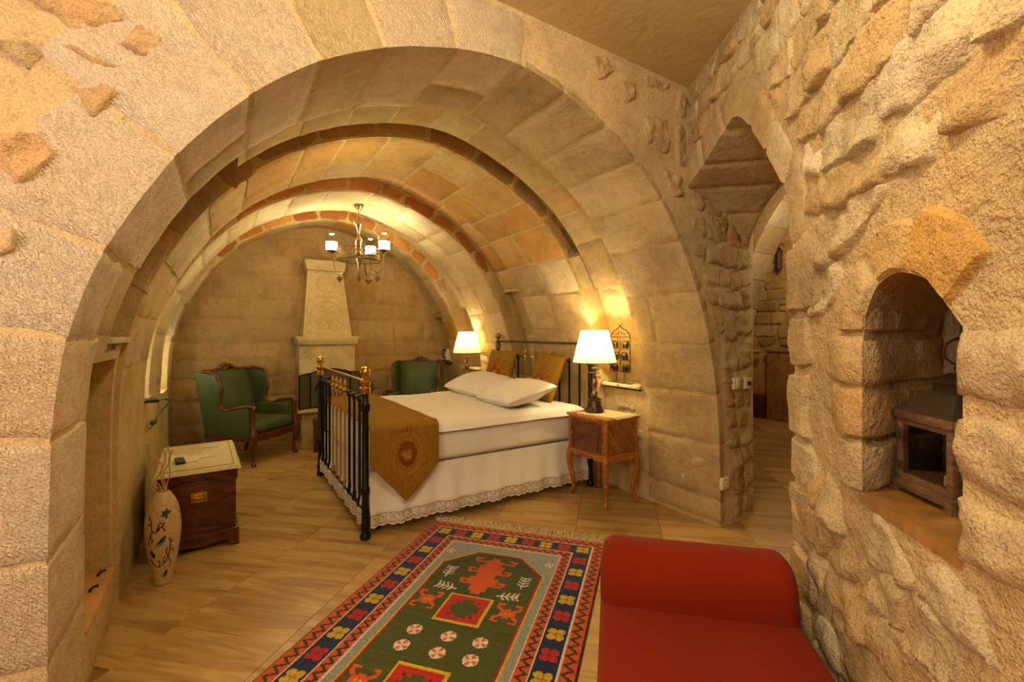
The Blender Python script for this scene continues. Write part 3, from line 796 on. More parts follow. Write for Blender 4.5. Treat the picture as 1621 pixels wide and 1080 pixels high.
# ------------------------------------------------------------------ back wall of the vault, coursed ashlar
bp = [P(TL*i/120) for i in range(121)]
bo = [(x+NRM(TL*i/120)[0]*0.32, z+NRM(TL*i/120)[1]*0.32) for i, (x, z) in enumerate(bp)]
pl = [Vector((x, max(0, z), 0)) for x, z in bo]
wall_back = raw('wall_back', [(p.x, YB, p.y) for p in pl], tessellate_polygon([pl]), M['mortar'], None, 0, lin(190, 156, 104))
tag(wall_back, 'coursed block wall at the far end behind the fireplace', 'wall', kind='structure')
SK = lambda x, z, h: (x, YB-h, z)
bw = [(x, z) for x, z in bo]; bw = [(bw[0][0], -1)]+bw+[(bw[-1][0], -1)]
r = random.Random(6)
zc = [0.02, .28, .56, .83, 1.06, 1.28, 1.59, 1.85, 2.19, 2.45, 2.70, 2.84]
for z0, z1 in zip(zc[:-1], zc[1:]):
    xs = [p[0]-NRM(TL*i_/120)[0]*.24 for i_, p in enumerate(bo) if bp[i_][1]+.06 >= z1]; x = min(xs)+.01 if xs else 1; xe = max(xs)-.01 if xs else 1
    while x < xe-0.06:
        wv = min(r.uniform(.34, .78), xe-x)
        if xe-x-wv < .15: wv = xe-x
        g = .012
        patch('stone_block', SK, [(x+g, z0+g), (x+wv-g, z0+g), (x+wv-g, z1-g), (x+g, z1-g)], .010, wall_back, M['block'], jit(r.choice([lin(200,168,118), lin(196,164,114), lin(204,172,124), lin(190,158,110), lin(198,158,98)]), .05, r), .1, r.uniform(0, 99), .012, .02, .014, .006)
        x += wv

# ------------------------------------------------------------------ floor of diagonal travertine tiles
floor = raw('floor', [(-3, -3.6, -.006), (9, -3.6, -.006), (9, 8, -.006), (-3, 8, -.006)], [(0, 1, 2, 3)], M['grout'])
tag(floor, 'travertine tile floor laid diagonally through the rooms', 'floor', kind='structure')
TS = 0.595; mb = MB(); hs_ = TS/2-.0012; q_ = .70711
def rot(a, b): return (a*q_+b*q_, -a*q_+b*q_)
tv = [(*rot(a*hs_, b*hs_), 0) for a, b in ((-1,-1),(1,-1),(1,1),(-1,1))]
inn = [(*rot(a*(hs_-.0015), b*(hs_-.0015)), 0) for a, b in ((-1,-1),(1,-1),(1,1),(-1,1))]
tm_ = bpy.data.meshes.new('floor_tile')
tm_.from_pydata([(x, y, 0) for x, y, _ in inn]+[(x, y, -.0015) for x, y, _ in tv]+[(x, y, -.02) for x, y, _ in tv], [], [(0,1,2,3)]+[(i, (i+1)%4, 4+(i+1)%4, 4+i) for i in range(4)]+[(4+i, 4+(i+1)%4, 8+(i+1)%4, 8+i) for i in range(4)])
tm_.materials.append(M['trav'])
for iq in range(-9, 8):
    for ip in range(-3, 16):
        q, p = .34+TS*(iq+.5), TS*(ip+.5)+(0.3 if iq % 2 else 0)
        x, y = (p+q)*q_, (p-q)*q_
        if (-.8 < x < 3.3 and 1.5 < y < 7.0) or (-1.0 < x < 3.4 and 0 < y < 2.4 and x-y < 2.2 and p > .8) or (2.6 < x < 7.9 and .6+.36*(x-2) -.9 < y < 1.9+.45*(x-2)):
            o = link(bpy.data.objects.new('floor_tile', tm_), floor); o.location = (x, y, 0)

# ------------------------------------------------------------------ vestibule ceiling and the walls behind the camera
ceiling = raw('ceiling', [(-2.4, -3.3, ZC), (3.6, -3.3, ZC), (3.6, YA+.01, ZC), (-2.4, YA+.01, ZC)], [(3, 2, 1, 0)], M['ceiling'])
tag(ceiling, 'smooth tan plaster ceiling in front of the arch', 'ceiling', kind='structure')
wl = raw('wall_left', [(-2.3, -3.2, 0), (-2.3, YA, 0), (-2.3, YA, ZC), (-2.3, -3.2, ZC)], [(0, 1, 2, 3)], M['plaster'], None, 0, lin(206, 176, 128))
tag(wl, 'plain plastered wall at the left end of the vestibule', 'wall', kind='structure')

# ------------------------------------------------------------------ passage beyond the doorway
far = raw('wall_passage', [(7.8, 0, 0), (7.8, 6.9, 0), (7.8, 6.9, 3.4), (7.8, 0, 3.4), (3.4, 6.9, 0), (3.4, 6.9, 3.4), (2.6, 0.0, 0), (2.6, 0.0, 3.4)], [(0, 3, 2, 1), (1, 2, 5, 4), (0, 6, 7, 3)], M['mortar'], None, 0, lin(192, 156, 102))
tag(far, 'rubble end wall of the side passage seen through the doorway', 'wall', kind='structure')
SP = lambda y, z, h: (7.8-h, y, z)
rubble(SP, 2.0, 5.6, 1.16, 3.3, lambda y, z: 1.9 < y < 5.7 and 1.16 < z < 3.35, far, [lin(190,152,98), lin(180,142,90), lin(198,160,108)], (.13, .24), (.16, .40), -.01, (.01, .03), 51, cell=.05, amp=.02)
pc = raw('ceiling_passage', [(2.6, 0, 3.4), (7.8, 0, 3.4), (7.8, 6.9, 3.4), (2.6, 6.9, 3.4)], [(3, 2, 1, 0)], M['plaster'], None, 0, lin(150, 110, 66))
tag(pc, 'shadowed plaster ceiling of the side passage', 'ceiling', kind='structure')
ap = [p.to_2d() for p in bez([(2.76,0,0),(2.76,.8,0),(2.74,1.3,0),(2.70,1.52,0),(2.60,1.88,0),(2.48,2.2,0),(2.32,2.5,0),(2.12,2.74,0),(1.8,2.95,0),(1.3,3.05,0),(.7,2.95,0),(.3,2.6,0)], 5)]
ring = MB(); vv = []; ff = []
for p in ap: vv += [(4.4, p.x, p.y), (4.78, p.x, p.y)]
for i in range(len(ap)-1): ff.append((2*i, 2*i+1, 2*i+3, 2*i+2))
ring.add(vv, ff)
out2 = [Vector((p.x, p.y, 0)) for p in ap]+[Vector((.3, 3.4, 0)), Vector((3.45, 3.4, 0)), Vector((3.45, 0, 0))]
n = len(ring.v); ring.add([(4.4, p.x, p.y) for p in out2]+[(4.78, p.x, p.y) for p in out2], [t_ for t_ in tessellate_polygon([out2])]+[tuple(i+len(out2) for i in t_) for t_ in tessellate_polygon([out2])])
pa = ring.build('wall_passage_arch', M['mortar'], None, 0, lin(200, 170, 120)); tag(pa, 'pale arch crossing the side passage beyond the doorway', 'wall', kind='structure')
r = random.Random(77)
def SAP(i_, v, h):
    i = max(0, min(len(ap)-1.001, i_)); k = int(i); p = ap[k].lerp(ap[k+1], i-k); d = (ap[min(k+2, len(ap)-1)]-ap[max(0, k-1)]).normalized(); nn = Vector((-d.y, d.x))
    return (4.4+v, p.x+nn.x*h, p.y+nn.y*h)
i = 8
while i < 36:
    di = r.choice((4, 5)); patch('voussoir', SAP, [(i+.08, .005), (i+di-.08, .005), (i+di-.08, .375), (i+.08, .375)], .012, pa, M['block'], jit(r.choice(PALE), .06, r), .5, i, .01, 0, 0, .003, maxn=6); i += di

# ================================================================== FURNITURE
# ------------------------------------------------------------------ brass and black iron bed
bed = thing('iron_bed', 'black iron bed frame with brass ball finials and gilded spindles', 'bed', (1.845, 3.97, 0))
def post(x, y, h, fin, fm):
    m = MB().lathe([(.024,0),(.034,.008),(.036,.03),(.026,.045),(.024,.06),(.031,.075),(.031,.10),(.024,.12),(.023,.30),(.03,.31),(.03,.35),(.023,.36),(.022,h-.12),(.032,h-.11),(.034,h-.07),(.026,h-.06),(.023,h)], 18, (x, y, 0))
    p_ = m.build('post', M['black'], bed)
    MB().lathe([(.024,h),(.036,h+.006),(.038,h+.045),(.026,h+.055),(.034,h+.07),(.036,h+.085),(.024,h+.10),(.012,h+.108),(.013,h+.116),(.028,h+.126),(.036,h+.145),(.037,h+.155),(.034,h+.170),(.024,h+.184),(.006,h+.192)], 20, (x, y, 0)).build('finial', fm, p_)
for y in (-.83, .83):
    post(-1.02, y, .985, 1, M['brass']); post(1.02, y, 1.215, 1, M['oldbrass'])
def rail(x, z, r_, m, name='rail', y0=-.83, y1=.83): MB().tube([(x, y0, z), (x, y1, z)], r_, 10).build(name, m, bed)
rail(-1.02, 1.075, .009, M['goldpaint'], 'top_rail'); rail(-1.02, .945, .011, M['black']); rail(-1.02, .19, .012, M['black'])
rail(1.02, 1.305, .010, M['iron'], 'top_rail'); rail(1.02, 1.135, .009, M['goldpaint']); rail(1.02, .40, .012, M['black'])
for k in range(10):
    y = -.83+1.66*(k+1)/11; gold = 3 <= k <= 6
    for x, zr, zb in ((-1.02, .945, .19), (1.02, 1.135, .40)):
        m = M['goldpaint'] if gold else M['black']
        top = .08 if gold else .0
        s_ = MB().tube([(x, y, zb), (x, y, zr)], .0085 if gold else .0105, 8)
        s_.lathe([(.008,zb-.02),(.018,zb-.01),(.020,zb+.012),(.012,zb+.03),(.016,zb+.045),(.009,zb+.06)], 10, (x, y, 0))
        if gold: s_.lathe([(.009,zr-.05),(.016,zr-.03),(.009,zr-.012),(.018,zr),(.016,zr+.02),(.008,zr+.03),(.016,zr+.05),(.012,zr+.07),(.002,zr+.098)], 10, (x, y, 0))
        else: s_.lathe([(.010,zr-.03),(.018,zr-.018),(.021,zr),(.018,zr+.018),(.004,zr+.026)], 10, (x, y, 0))
        s_.build('spindle', m, bed)
for y in (-.74, .74): MB().box(-1.0, 1.0, y-.012, y+.012, .27, .33, .003).build('side_rail', M['iron'], bed)

BX, BY = 1.845, 3.97
# skirted base
base = thing('skirted_divan', 'white skirted bed base with crochet lace hem', 'bed base', (BX, BY, 0))
MB().box(-.985, .985, -.79, .79, .16, .43, .02).build('base_box', M['linen'], base)
for lx in (-.9, .9):
    for ly in (-.7, .7): MB().lathe([(.02, 0), (.025, .01), (.03, .16)], 10, (lx, ly, 0)).build('leg', M['black'], base)
def skirt(axis, c, a0, a1, z0, z1, seed, amp=.012):
    L_ = a1-a0
    def f(u, v):
        s_ = a0+L_*u; z = z0+(z1-z0)*v; k = (1-v)
        w_ = amp*k*(math.sin(s_*31+seed)+.7*math.sin(s_*17.3+seed*2)+.5*noise.noise((s_*9, z*3, seed)))+.035*k*k
        return (s_, c-w_, z) if axis == 'y' else (c-w_, s_, z)
    m = MB().grid(f, int(L_/.018), 10)
    return m, f
def lace(f, a, L_, parent, zt, zb):
    # crochet band cut from a fine grid: hexagon medallions, fans and a scalloped hem
    n = int(L_/.0052); rows = 20; vs_ = {}; fs_ = []; V = []
    H_ = zt-zb
    def vid(i, j):
        if (i, j) not in vs_:
            u = i/n; s_ = u*L_; z = zt-H_*j/rows
            base_ = f(u, 0.0); sc_ = .012*abs(math.sin(math.pi*s_/.062))
            zz = zb+(z-zb) if j < rows-3 else z+.0-sc_*(j-rows+3)/3+.010*(j-rows+3)/3
            ax = .004*math.sin(s_*40)
            vs_[(i, j)] = len(V); V.append((base_[0], base_[1]-ax*.3, zz))
        return vs_[(i, j)]
    for i in range(n):
        for j in range(rows):
            s_ = (i+.5)/n*L_; k = (s_ % .062)/.062-.5; q = j/rows-.46
            solid = False
            rr = math.hypot(k*1.0, q*1.75)
            if j < 2 or j >= rows-2: solid = True
            elif rr < .10: solid = True
            elif rr < .40: solid = (int((math.atan2(q*1.75, k)+math.pi)/(math.pi/4)*2) % 2 == 0) or abs(rr-.27) < .05
            elif rr < .47: solid = True
            else: solid = (i+j) % 2 == 0
            if abs(k) > .47: solid = True
            if solid: fs_.append((vid(i, j), vid(i+1, j), vid(i+1, j+1), vid(i, j+1)))
    return raw('lace_trim', V, fs_, M['lace'], parent)
m, f = skirt('y', -.805, -.99, .985, .155, .437, 1.0); pn = m.build('skirt_panel', M['linen'], base, 180); lace(f, -.99, 1.975, pn, .170, .066)
m, f = skirt('x', -.992, -.80, .80, .155, .437, 4.0, .008); pn = m.build('skirt_panel', M['linen'], base, 180); lace(f, -.8, 1.6, pn, .170, .066)
def soft_box(x0, x1, y0, y1, z0, z1, r_, seg=4): return MB().box(x0, x1, y0, y1, z0, z1, r_, seg)
mt = soft_box(-.985, .985, -.81, .81, .44, .675, .05, 5).build('mattress', M['linen'], None, 60)
mt.location = (BX, BY, 0); tag(mt, 'thick mattress in a white fitted sheet under the duvet', 'mattress')
# duvet
def duv(u, v):
    x = -.97+1.93*u; y = -.845+1.69*v
    e = min(u*1.93, (1-u)*1.93, v*1.69, (1-v)*1.69); k = min(1, e/.11); k = math.sqrt(max(0, 1-(1-k)**2))
    wr = .010*noise.noise((x*4, y*2.2, 1))+.006*noise.noise((x*11, y*7, 4))
    wob = .014*noise.noise((x*3.1, y*3.1, 9))
    z = .668+.075*k+wr*k+(.012*max(0, u-.5))
    return (x+wob*(1-k), y+wob*(1-k)*1.2, z)
dv = MB().grid(duv, 110, 90)
dv.grid(lambda u, v: (duv(u, v)[0], duv(u, v)[1], .672 if 0 < u < 1 and 0 < v < 1 else duv(u, v)[2]-.001), 20, 20)
dvo = dv.build('duvet', M['linen'], None, 180); dvo.location = (BX, BY, 0); tag(dvo, 'white duvet spread flat over the mattress', 'duvet')
# gold runner with pointed hanging end
GOLD = lin(146, 104, 30); GD = lin(112, 74, 20)
def run(u, v):
    # u across (0 = foot side), v along: 0 far hang end .. 1 near point
    x = -1.0+.50*u+.012*noise.noise((v*6, u*2, 3))
    near = .26+(.285*(u/.5) if u < .5 else .285-.245*(u-.5)/.5)
    tot = .22+1.76+near; s_ = v*tot
    zt = .768; yn, yf = -.862, .862; rc = .05
    if s_ < .22: y, z = yf, zt-(.22-s_)
    elif s_ < .22+1.76: y, z = yf-(s_-.22)*(yf-yn)/1.76, zt
    else: y, z = yn, zt-(s_-1.98)
    # soften the bends
    d1 = s_-.22; d2 = s_-1.98
    for d in (d1, d2):
        if abs(d) < rc:
            z -= (rc-abs(d))**2/(3.2*rc)
            y += (rc-abs(d))**2/(3.2*rc)*(-1 if y > 0 else 1)
    hang = max(0, s_-1.98)
    y -= hang*.05+.012*hang*math.sin(u*9+1)
    z += .004*noise.noise((x*8, y*5, 7)) if hang == 0 else 0
    return (x, y, z), (u, s_-1.98, near)
NU, NV = 52, 210; vsr, cols = [], []
for j in range(NV+1):
    v = j/NV; v = v**.8
    for i in range(NU+1):
        p, (u, hg, near) = run(i/NU, v); vsr.append(p)
        c = np.array(GOLD)*(1+.10*noise.noise((p[0]*30, p[1]*3, p[2]*3)))
        dx, dy = (u-.52)*.5, hg-.215
        rr = math.hypot(dx/.115, dy/.150); an = math.atan2(dy, dx)
        red = np.array(lin(128, 68, 26)); go = np.array(lin(180, 128, 52))
        pet = .10*math.sin(an*14)
        if hg > -.05:
            if rr < .30: c = go*(.8+.2*math.sin(dx*400)) if dy > -.02 else red
            elif rr < .60: c = red*(.9+.2*math.sin(an*26))
            elif rr < .68: c = go*.8 if math.sin(an*18) > 0 else c
            elif .86+pet*.4 < rr < 1.0+pet*.6: c = go*(.85+.15*math.sin(an*30)) if math.sin(an*24+rr*30) > -.2 else c
            elif 1.02 < rr < 1.35 and abs(dx) < .05 and (abs(dx) < .008 or abs(abs(dx)-.03) < .006): c = red*1.2
        cols.append(tuple(np.clip(c, 0, 1)))
ro = raw('bed_runner', vsr, [(j*(NU+1)+i, j*(NU+1)+i+1, (j+1)*(NU+1)+i+1, (j+1)*(NU+1)+i) for j in range(NV) for i in range(NU)], M['runner'], None, 180)
set_cols(ro, cols); ro.location = (BX, BY, 0); sm = ro.modifiers.new('thick', 'SOLIDIFY'); sm.thickness = .006; sm.offset = 1
tag(ro, 'gold silk bed runner with embroidered oval medallion on its pointed end', 'bed runner')

def pillow_mesh(w_, h_, t_, seed, n=34, wr=.010, pinch=.10):
    V = []; F = []
    for side in (1, -1):
        b0 = len(V)
        for j in range(n+1):
            for i in range(n+1):
                a, b = 2*i/n-1, 2*j/n-1
                ed = (1-a*a)*(1-b*b)
                th = t_/2*max(0, ed)**.42
                sx = 1-pinch*(b*b)*(1-abs(a)**3)*0-pinch*(1-b*b)*abs(a)**2*.6; sy = 1-pinch*(1-a*a)*abs(b)**2*.6
                wv = wr*noise.noise((a*2.2+seed, b*2.2, side*1.0))*min(1, ed*4)+wr*.5*noise.noise((a*6, b*6+seed, side))*min(1, ed*4)
                V.append((a*w_/2*sx, b*h_/2*sy, side*(th+wv)))
        for j in range(n):
            for i in range(n):
                q = (b0+j*(n+1)+i, b0+j*(n+1)+i+1, b0+(j+1)*(n+1)+i+1, b0+(j+1)*(n+1)+i)
                F.append(q if side > 0 else q[::-1])
    return V, F
def place(o, loc, rx=0, ry=0, rz=0): o.location = loc; o.rotation_euler = (rx, ry, rz); return o
V, F = pillow_mesh(.50, .74, .21, 2); o = raw('pillow', V, F, M['linen'], None, 180); place(o, (2.37, 4.36, .855), R(2), R(-13), R(4))
tag(o, 'plump white pillow on the far side of the bed, behind the other', 'pillow', 'white pillows on the bed')
V, F = pillow_mesh(.50, .76, .21, 5); o = raw('pillow', V, F, M['linen'], None, 180); place(o, (2.30, 3.56, .855), R(-3), R(-14), R(-6))
tag(o, 'plump white pillow on the near side of the bed, beside the bright lamp', 'pillow', 'white pillows on the bed')
def cushion(loc, rx, ry, rz, seed, label, sz=.45):
    V, F = pillow_mesh(sz, sz, .15, seed, 46, .008, .10); o = raw('cushion', V, F, M['runner'], None, 180)
    cols = []; red = np.array(lin(140, 80, 30)); go = np.array(lin(186, 128, 50)); GG = np.array(lin(150, 112, 34))
    for x, y, z in V:
        c = GG*(1+.08*noise.noise((x*20, y*4, z*9)))
        if z > 0:
            rr = math.hypot(x/.15, (y+.07)/.15); an = math.atan2(y+.07, x)
            if rr < .3: c = go
            elif rr < .62+.08*math.sin(an*12): c = red
            elif rr < .95+.12*math.sin(an*10): c = go*.85 if math.sin(an*20+rr*9) > -.2 else red
            elif rr < 1.2 and math.sin(an*16) > .5: c = red
        cols.append(tuple(np.clip(c, 0, 1)))
    set_cols(o, cols); place(o, loc, rx, ry, rz); tag(o, label, 'cushion', 'gold cushions against the headboard')
def face(loc, yaw, lean, roll, seed, label, sz=.45):
    # local +z (embroidered side) turned to face yaw, leaning back
    Mx = Matrix.Rotation(yaw, 4, 'Z') @ Matrix.Rotation(R(90)-lean, 4, 'Y') @ Matrix.Rotation(R(90)+roll, 4, 'Z')
    e = Mx.to_euler(); cushion(loc, e.x, e.y, e.z, seed, label, sz)
face((2.70, 4.48, .99), R(180+8), R(15), 0, 3, 'gold silk cushion with embroidered rose, the farther of two', .46)
face((2.71, 3.62, .97), R(180-6), R(18), R(-5), 8, 'gold silk cushion with embroidered rose, the nearer of two', .48)

# ------------------------------------------------------------------ bedside tables
def nightstand(loc, label):
    t_ = thing('bedside_table', label, 'bedside table', loc, 0, 'carved bedside tables')
    W, Dp_ = .225, .175                                  # half width along y, half depth along x; the door looks to -x
    def front(v, b=.022): return -Dp_-b*math.cos(v/W*math.pi/2*1.0)
    ol = [(Dp_, -W), (Dp_, W)]+[(front(W-2*W*i/16), W-2*W*i/16) for i in range(17)]
    MB().prism(ol, 'z', .415, .685).build('body', M['veneer'], t_, 30)
    ol2 = [(x*1.0+(.018 if x > 0 else -.018), y*1.07) for x, y in ol]
    MB().prism(ol2, 'z', .69, .715, .006).build('top', M['honey'], t_, 30)
    MB().prism([(x+(.004 if x > 0 else -.004), y*1.02) for x, y in ol], 'z', .676, .692).build('cornice', M['honey'], t_, 30)
    MB().prism([(x+(.01 if x > 0 else -.01), y*1.04) for x, y in ol], 'z', .392, .42, .006).build('base_moulding', M['honey'], t_, 30)
    for y in (-W, W):
        sg = 1 if y > 0 else -1
        MB().box(-Dp_+.03, Dp_-.02, min(y, y+sg*.005), max(y, y+sg*.005), .43, .675, .002).build('side_panel', M['veneer_diag'], t_)
        for x in (-Dp_, Dp_-.02): MB().box(x-.004, x+.024, min(y-sg*.02, y+sg*.008), max(y-sg*.02, y+sg*.008), .418, .678, .004).build('corner_post', M['honey'], t_)
    # bowed door with its carved outline
    vs_, fs_ = [], []
    m = MB().grid(lambda u, v: (front(-W*.80+1.6*W*u, .022)-.007, -W*.80+1.6*W*u, .432+.235*v), 14, 4)
    dr = m.build('door', M['panel'], t_, 60)
    pts = [(-.145,.445),(-.150,.50),(-.158,.56),(-.150,.60),(-.162,.625),(-.140,.642),(-.110,.640),(-.080,.655),(-.04,.648),(0,.660),(.04,.648),(.080,.655),(.110,.640),(.140,.642),(.162,.625),(.150,.60),(.158,.56),(.150,.50),(.145,.445)]
    cv = [(front(p.x)-.008, p.x, p.y) for p in bez([(a, b, 0) for a, b in pts], 4)]
    MB().tube(cv, [.0045+.0015*math.sin(i*1.9) for i in range(len(cv))], 6).build('carved_moulding', M['carved'], dr)
    MB().ball((front(.155)-.016, .155, .55), .008, 10, 6).build('knob', M['brass'], dr)
    # scalloped aprons
    def apron(n):
        b = [(-W+2*W*i/24, .395-(.018+.016*abs(math.sin(i/24*math.pi*3))*(1 if 4 < i < 20 else .6))) for i in range(25)]
        return [(-W, .398)]+b+[(W, .398)]
    MB().prism(apron(0), 'x', -Dp_-.012, -Dp_+.008).build('apron', M['honey'], t_, 30)
    for y in (-W, W):
        MB().prism([(-Dp_, .398)]+[(-Dp_+2*Dp_*i/16, .395-.02-.012*math.sin(i/16*math.pi)*0-.012*abs(math.sin(i/16*math.pi*2))) for i in range(17)]+[(Dp_, .398)], 'y', y-.008, y+.008).build('apron', M['honey'], t_, 30)
    for sx in (-1, 1):
        for sy in (-1, 1):
            cx, cy = sx*(Dp_-.008), sy*(W-.012)
            pth = bez([(cx-sx*.006, cy-sy*.006, .41), (cx+sx*.010, cy+sy*.010, .35), (cx+sx*.008, cy+sy*.008, .27), (cx-sx*.012, cy-sy*.012, .15), (cx-sx*.014, cy-sy*.014, .07), (cx+sx*.004, cy+sy*.004, .02), (cx+sx*.010, cy+sy*.010, 0)], 4)
            n_ = len(pth); rad = [.030-.018*min(1, (i/n_)*1.25) if i < n_-5 else [.013, .016, .017, .014, .008][i-n_+5] for i in range(n_)]
            MB().tube(pth, rad, 10).build('leg', M['honey'], t_, 60)
    return t_
ns1 = nightstand((2.745, 2.86, 0), 'carved walnut bedside table beside the near side of the bed')
ns2 = copy_tree(ns1); ns2.location = (2.745, 5.32, 0); ns2['label'] = 'carved bedside table hidden beyond the far side of the bed'
# fringed mat
mat_o = thing('table_mat', 'cream woven mat with fringe under the near lamp', 'mat', (2.77, 2.845, .717), R(8))
MB().grid(lambda u, v: (-.15+.30*u, -.17+.34*v, .002+.0015*noise.noise((u*9, v*9, 0))), 24, 24).build('cloth', M['cream'], mat_o, 180)
fr = MB(); r = random.Random(4)
for i in range(34):
    y = -.168+.336*i/33
    for sx in (-1,):
        fr.tube([(sx*.15, y, .003), (sx*(.17), y+r.uniform(-.005, .005), .003), (sx*.188, y+r.uniform(-.008, .008), .0)], .0022, 4)
for i in range(30):
    x = -.148+.296*i/29
    fr.tube([(x, -.17, .003), (x+r.uniform(-.004, .004), -.196, .004), (x+r.uniform(-.008, .008), -.235, -.005)], .0022, 4)
tag(fr.build('fringe', M['cream'], mat_o), kind='stuff')

# ------------------------------------------------------------------ table lamps
def tlamp(loc, label, watts):
    t_ = thing('table_lamp', label, 'lamp', loc, 0, 'lit bedside lamps')
    MB().lathe([(.078,0),(.084,.006),(.080,.018),(.066,.03),(.058,.06),(.052,.095),(.056,.10),(.058,.112),(.04,.12),(.02,.128)], 28).build('base', M['bronze'], t_)
    MB().lathe([(.02,.126),(.026,.14),(.03,.155),(.022,.175),(.013,.19),(.016,.20),(.022,.212),(.026,.235),(.024,.262),(.014,.285),(.018,.292),(.018,.30),(.012,.305),(.012,.325),(.03,.33),(.048,.335),(.048,.339),(.014,.344),(.016,.36),(.030,.372),(.030,.378),(.014,.384),(.013,.44)], 24).build('stem', M['oldbrass'], t_)
    MB().lathe([(.013,.44),(.017,.45),(.017,.50),(.009,.51)], 14).build('socket', M['plastic'], t_)
    sh = MB(); sh.lathe([(.188,.425),(.117,.705)], 48, capb=False, capt=False)
    so = sh.build('lamp_shade', M['shade'], t_, 180)
    MB().lathe([(.1895,.425),(.1895,.432),(.187,.432)], 48, capb=False, capt=False).build('shade_rim', M['cream'], so)
    MB().ball((0, 0, .545), (.024, .024, .034), 12, 8).build('bulb', M['bulb'], t_)
    l_ = lamp('lamp_light', (loc[0], loc[1], loc[2]+.60), watts, (1.0, .82, .44), .035)
    return t_
tlamp((2.73, 2.94, .722), 'lit white shaded lamp on the near bedside table', 20)
tlamp((2.76, 5.42, .717), 'lit white shaded lamp beyond the bed, by the far niche', 12)

# ------------------------------------------------------------------ green wing armchairs
def armchair(loc, rz, label):
    t_ = thing('armchair', label, 'armchair', loc, rz, 'green wing armchairs')
    # local front is -y
    MB().box(-.285, .285, -.335, .24, .33, .455, .055, 5).build('seat_cushion', M['green'], t_, 60)
    MB().box(-.30, .30, -.29, .26, .25, .345, .015).build('seat_frame', M['green'], t_)
    # padded back, bowed and leaning
    def back(u, v):
        a = 2*u-1; z = .40+.575*v; y = .17+.17*v-.075*(1-a*a)*0-.05*math.sin(v*math.pi*.9)*(1-a*a)
        wx = .285+.035*v
        return (a*wx, y-.028*(1-abs(a)**4)*(1-abs(2*v-1)**4), z+.018*v*(1-a*a))
    mb = MB().grid(back, 20, 20)
    mb.build('backrest', M['green'], t_, 180)
    def rear(u, v):
        a = 2*u-1; z = .23+.745*v; return (a*(.285+.035*v), .255+.155*v+.02*(1-a*a), z+.016*v*(1-a*a))
    MB().grid(rear, 14, 10).build('back_panel', M['green'], t_, 180)
    for s in (-1, 1):
        # side panel from the arm up into the wing
        pr = [(-.285,.27),(-.285,.585),(-.20,.605),(-.08,.585),(.02,.565),(.075,.59),(.085,.68),(.070,.78),(.085,.88),(.125,.945),(.20,.965),(.33,.975),(.405,.97),(.36,.70),(.30,.42),(.262,.23)]
        pts = [p.to_2d()[:] for p in bez([(a, b, 0) for a, b in pr], 3)]
        sd = MB().prism(pts, 'x', .285, .335, .008)
        sd.v = [(s*(x+.03*max(0, z-.55)), y, z) for x, y, z in sd.v]
        sd.build('side_panel', M['green'], t_, 40)
        # inner arm pad
        MB().box(min(s*.235, s*.295), max(s*.235, s*.295), -.27, .14, .43, .585, .022, 4).build('arm_pad', M['green'], t_, 60)
        # carved arm and wing rail
        wl_ = bez([(.312,-.335,.600),(.314,-.315,.622),(.315,-.25,.628),(.313,-.10,.605),(.312,.01,.575),(.315,.075,.598),(.320,.088,.68),(.324,.072,.78),(.330,.088,.885),(.334,.125,.955),(.335,.20,.982),(.33,.30,.99)], 6)
        MB().tube([(s*p.x, p.y, p.z) for p in wl_], [.026 if i < 8 else .019+.004*math.sin(i*.5) for i in range(len(wl_))], 10).build('arm_rail', M['carved'], t_, 60)
        # front post and cabriole leg
        lg = bez([(.308,-.315,.61),(.310,-.318,.54),(.312,-.312,.46),(.316,-.322,.38),(.322,-.335,.30),(.318,-.33,.22),(.305,-.312,.12),(.303,-.312,.06),(.312,-.328,.02),(.316,-.336,0)], 4)
        rad = []
        for i, p in enumerate(lg):
            z = p.z; rad.append(.026 if z > .5 else .024+.016*math.exp(-((z-.30)/.09)**2) if z > .12 else .017+.008*max(0, 1-abs(z-.02)/.03))
        MB().tube([(s*p.x, p.y, p.z) for p in lg], rad, 10).build('front_leg', M['carved'], t_, 60)
        rl = bez([(.27,.25,.30),(.275,.275,.20),(.28,.31,.10),(.285,.35,0)], 4)
        MB().tube([(s*p.x, p.y, p.z) for p in rl], [.026-.008*i/len(rl) for i in range(len(rl))], 8).build('rear_leg', M['carved'], t_, 60)
        MB().prism([(-.30,.315)]+[(-.30+.57*i/20, .285-.012*math.sin(i/20*math.pi)-.014*abs(math.sin(i/20*math.pi*2))) for i in range(21)]+[(.27,.315)], 'x', s*.30 if s > 0 else -.338, .338 if s > 0 else -.30).build('side_apron', M['carved'], t_, 30)
    # scalloped front apron
    bot = [(-.30+.60*i/30, .285-.02*math.cos((i/30-.5)*math.pi)-.016*abs(math.sin(i/30*math.pi*3))) for i in range(31)]
    MB().prism([(-.30, .335)]+bot+[(.30, .335)], 'y', -.345, -.318, .003).build('front_apron', M['carved'], t_, 30)
    # crest rail with carved centre
    cr = bez([(-.333,.29,.99),(-.27,.335,.985),(-.18,.345,.985),(-.10,.345,1.0),(-.05,.345,1.028),(0,.345,1.042),(.05,.345,1.028),(.10,.345,1.0),(.18,.345,.985),(.27,.335,.985),(.333,.29,.99)], 5)
    c_ = MB().tube(cr, [.020+.008*math.exp(-(p.x/.09)**2) for p in cr], 10)
    c_o = c_.build('crest_rail', M['carved'], t_, 60)
    cv = MB()
    for s in (-1, 1):
        cv.tube([(s*(.02+.06*(k/14)*math.cos(k*.55)), .318, 1.005+.02*(k/14)*math.sin(k*.55)) for k in range(15)], .006, 6)
        cv.tube([(s*(.06+.1*k/10), .322, 1.005-.022*k/10+.006*math.sin(k)) for k in range(11)], .006, 6)
    cv.ball((0, .318, 1.015), (.018, .01, .022), 10, 6); cv.build('carving', M['carved'], c_o)
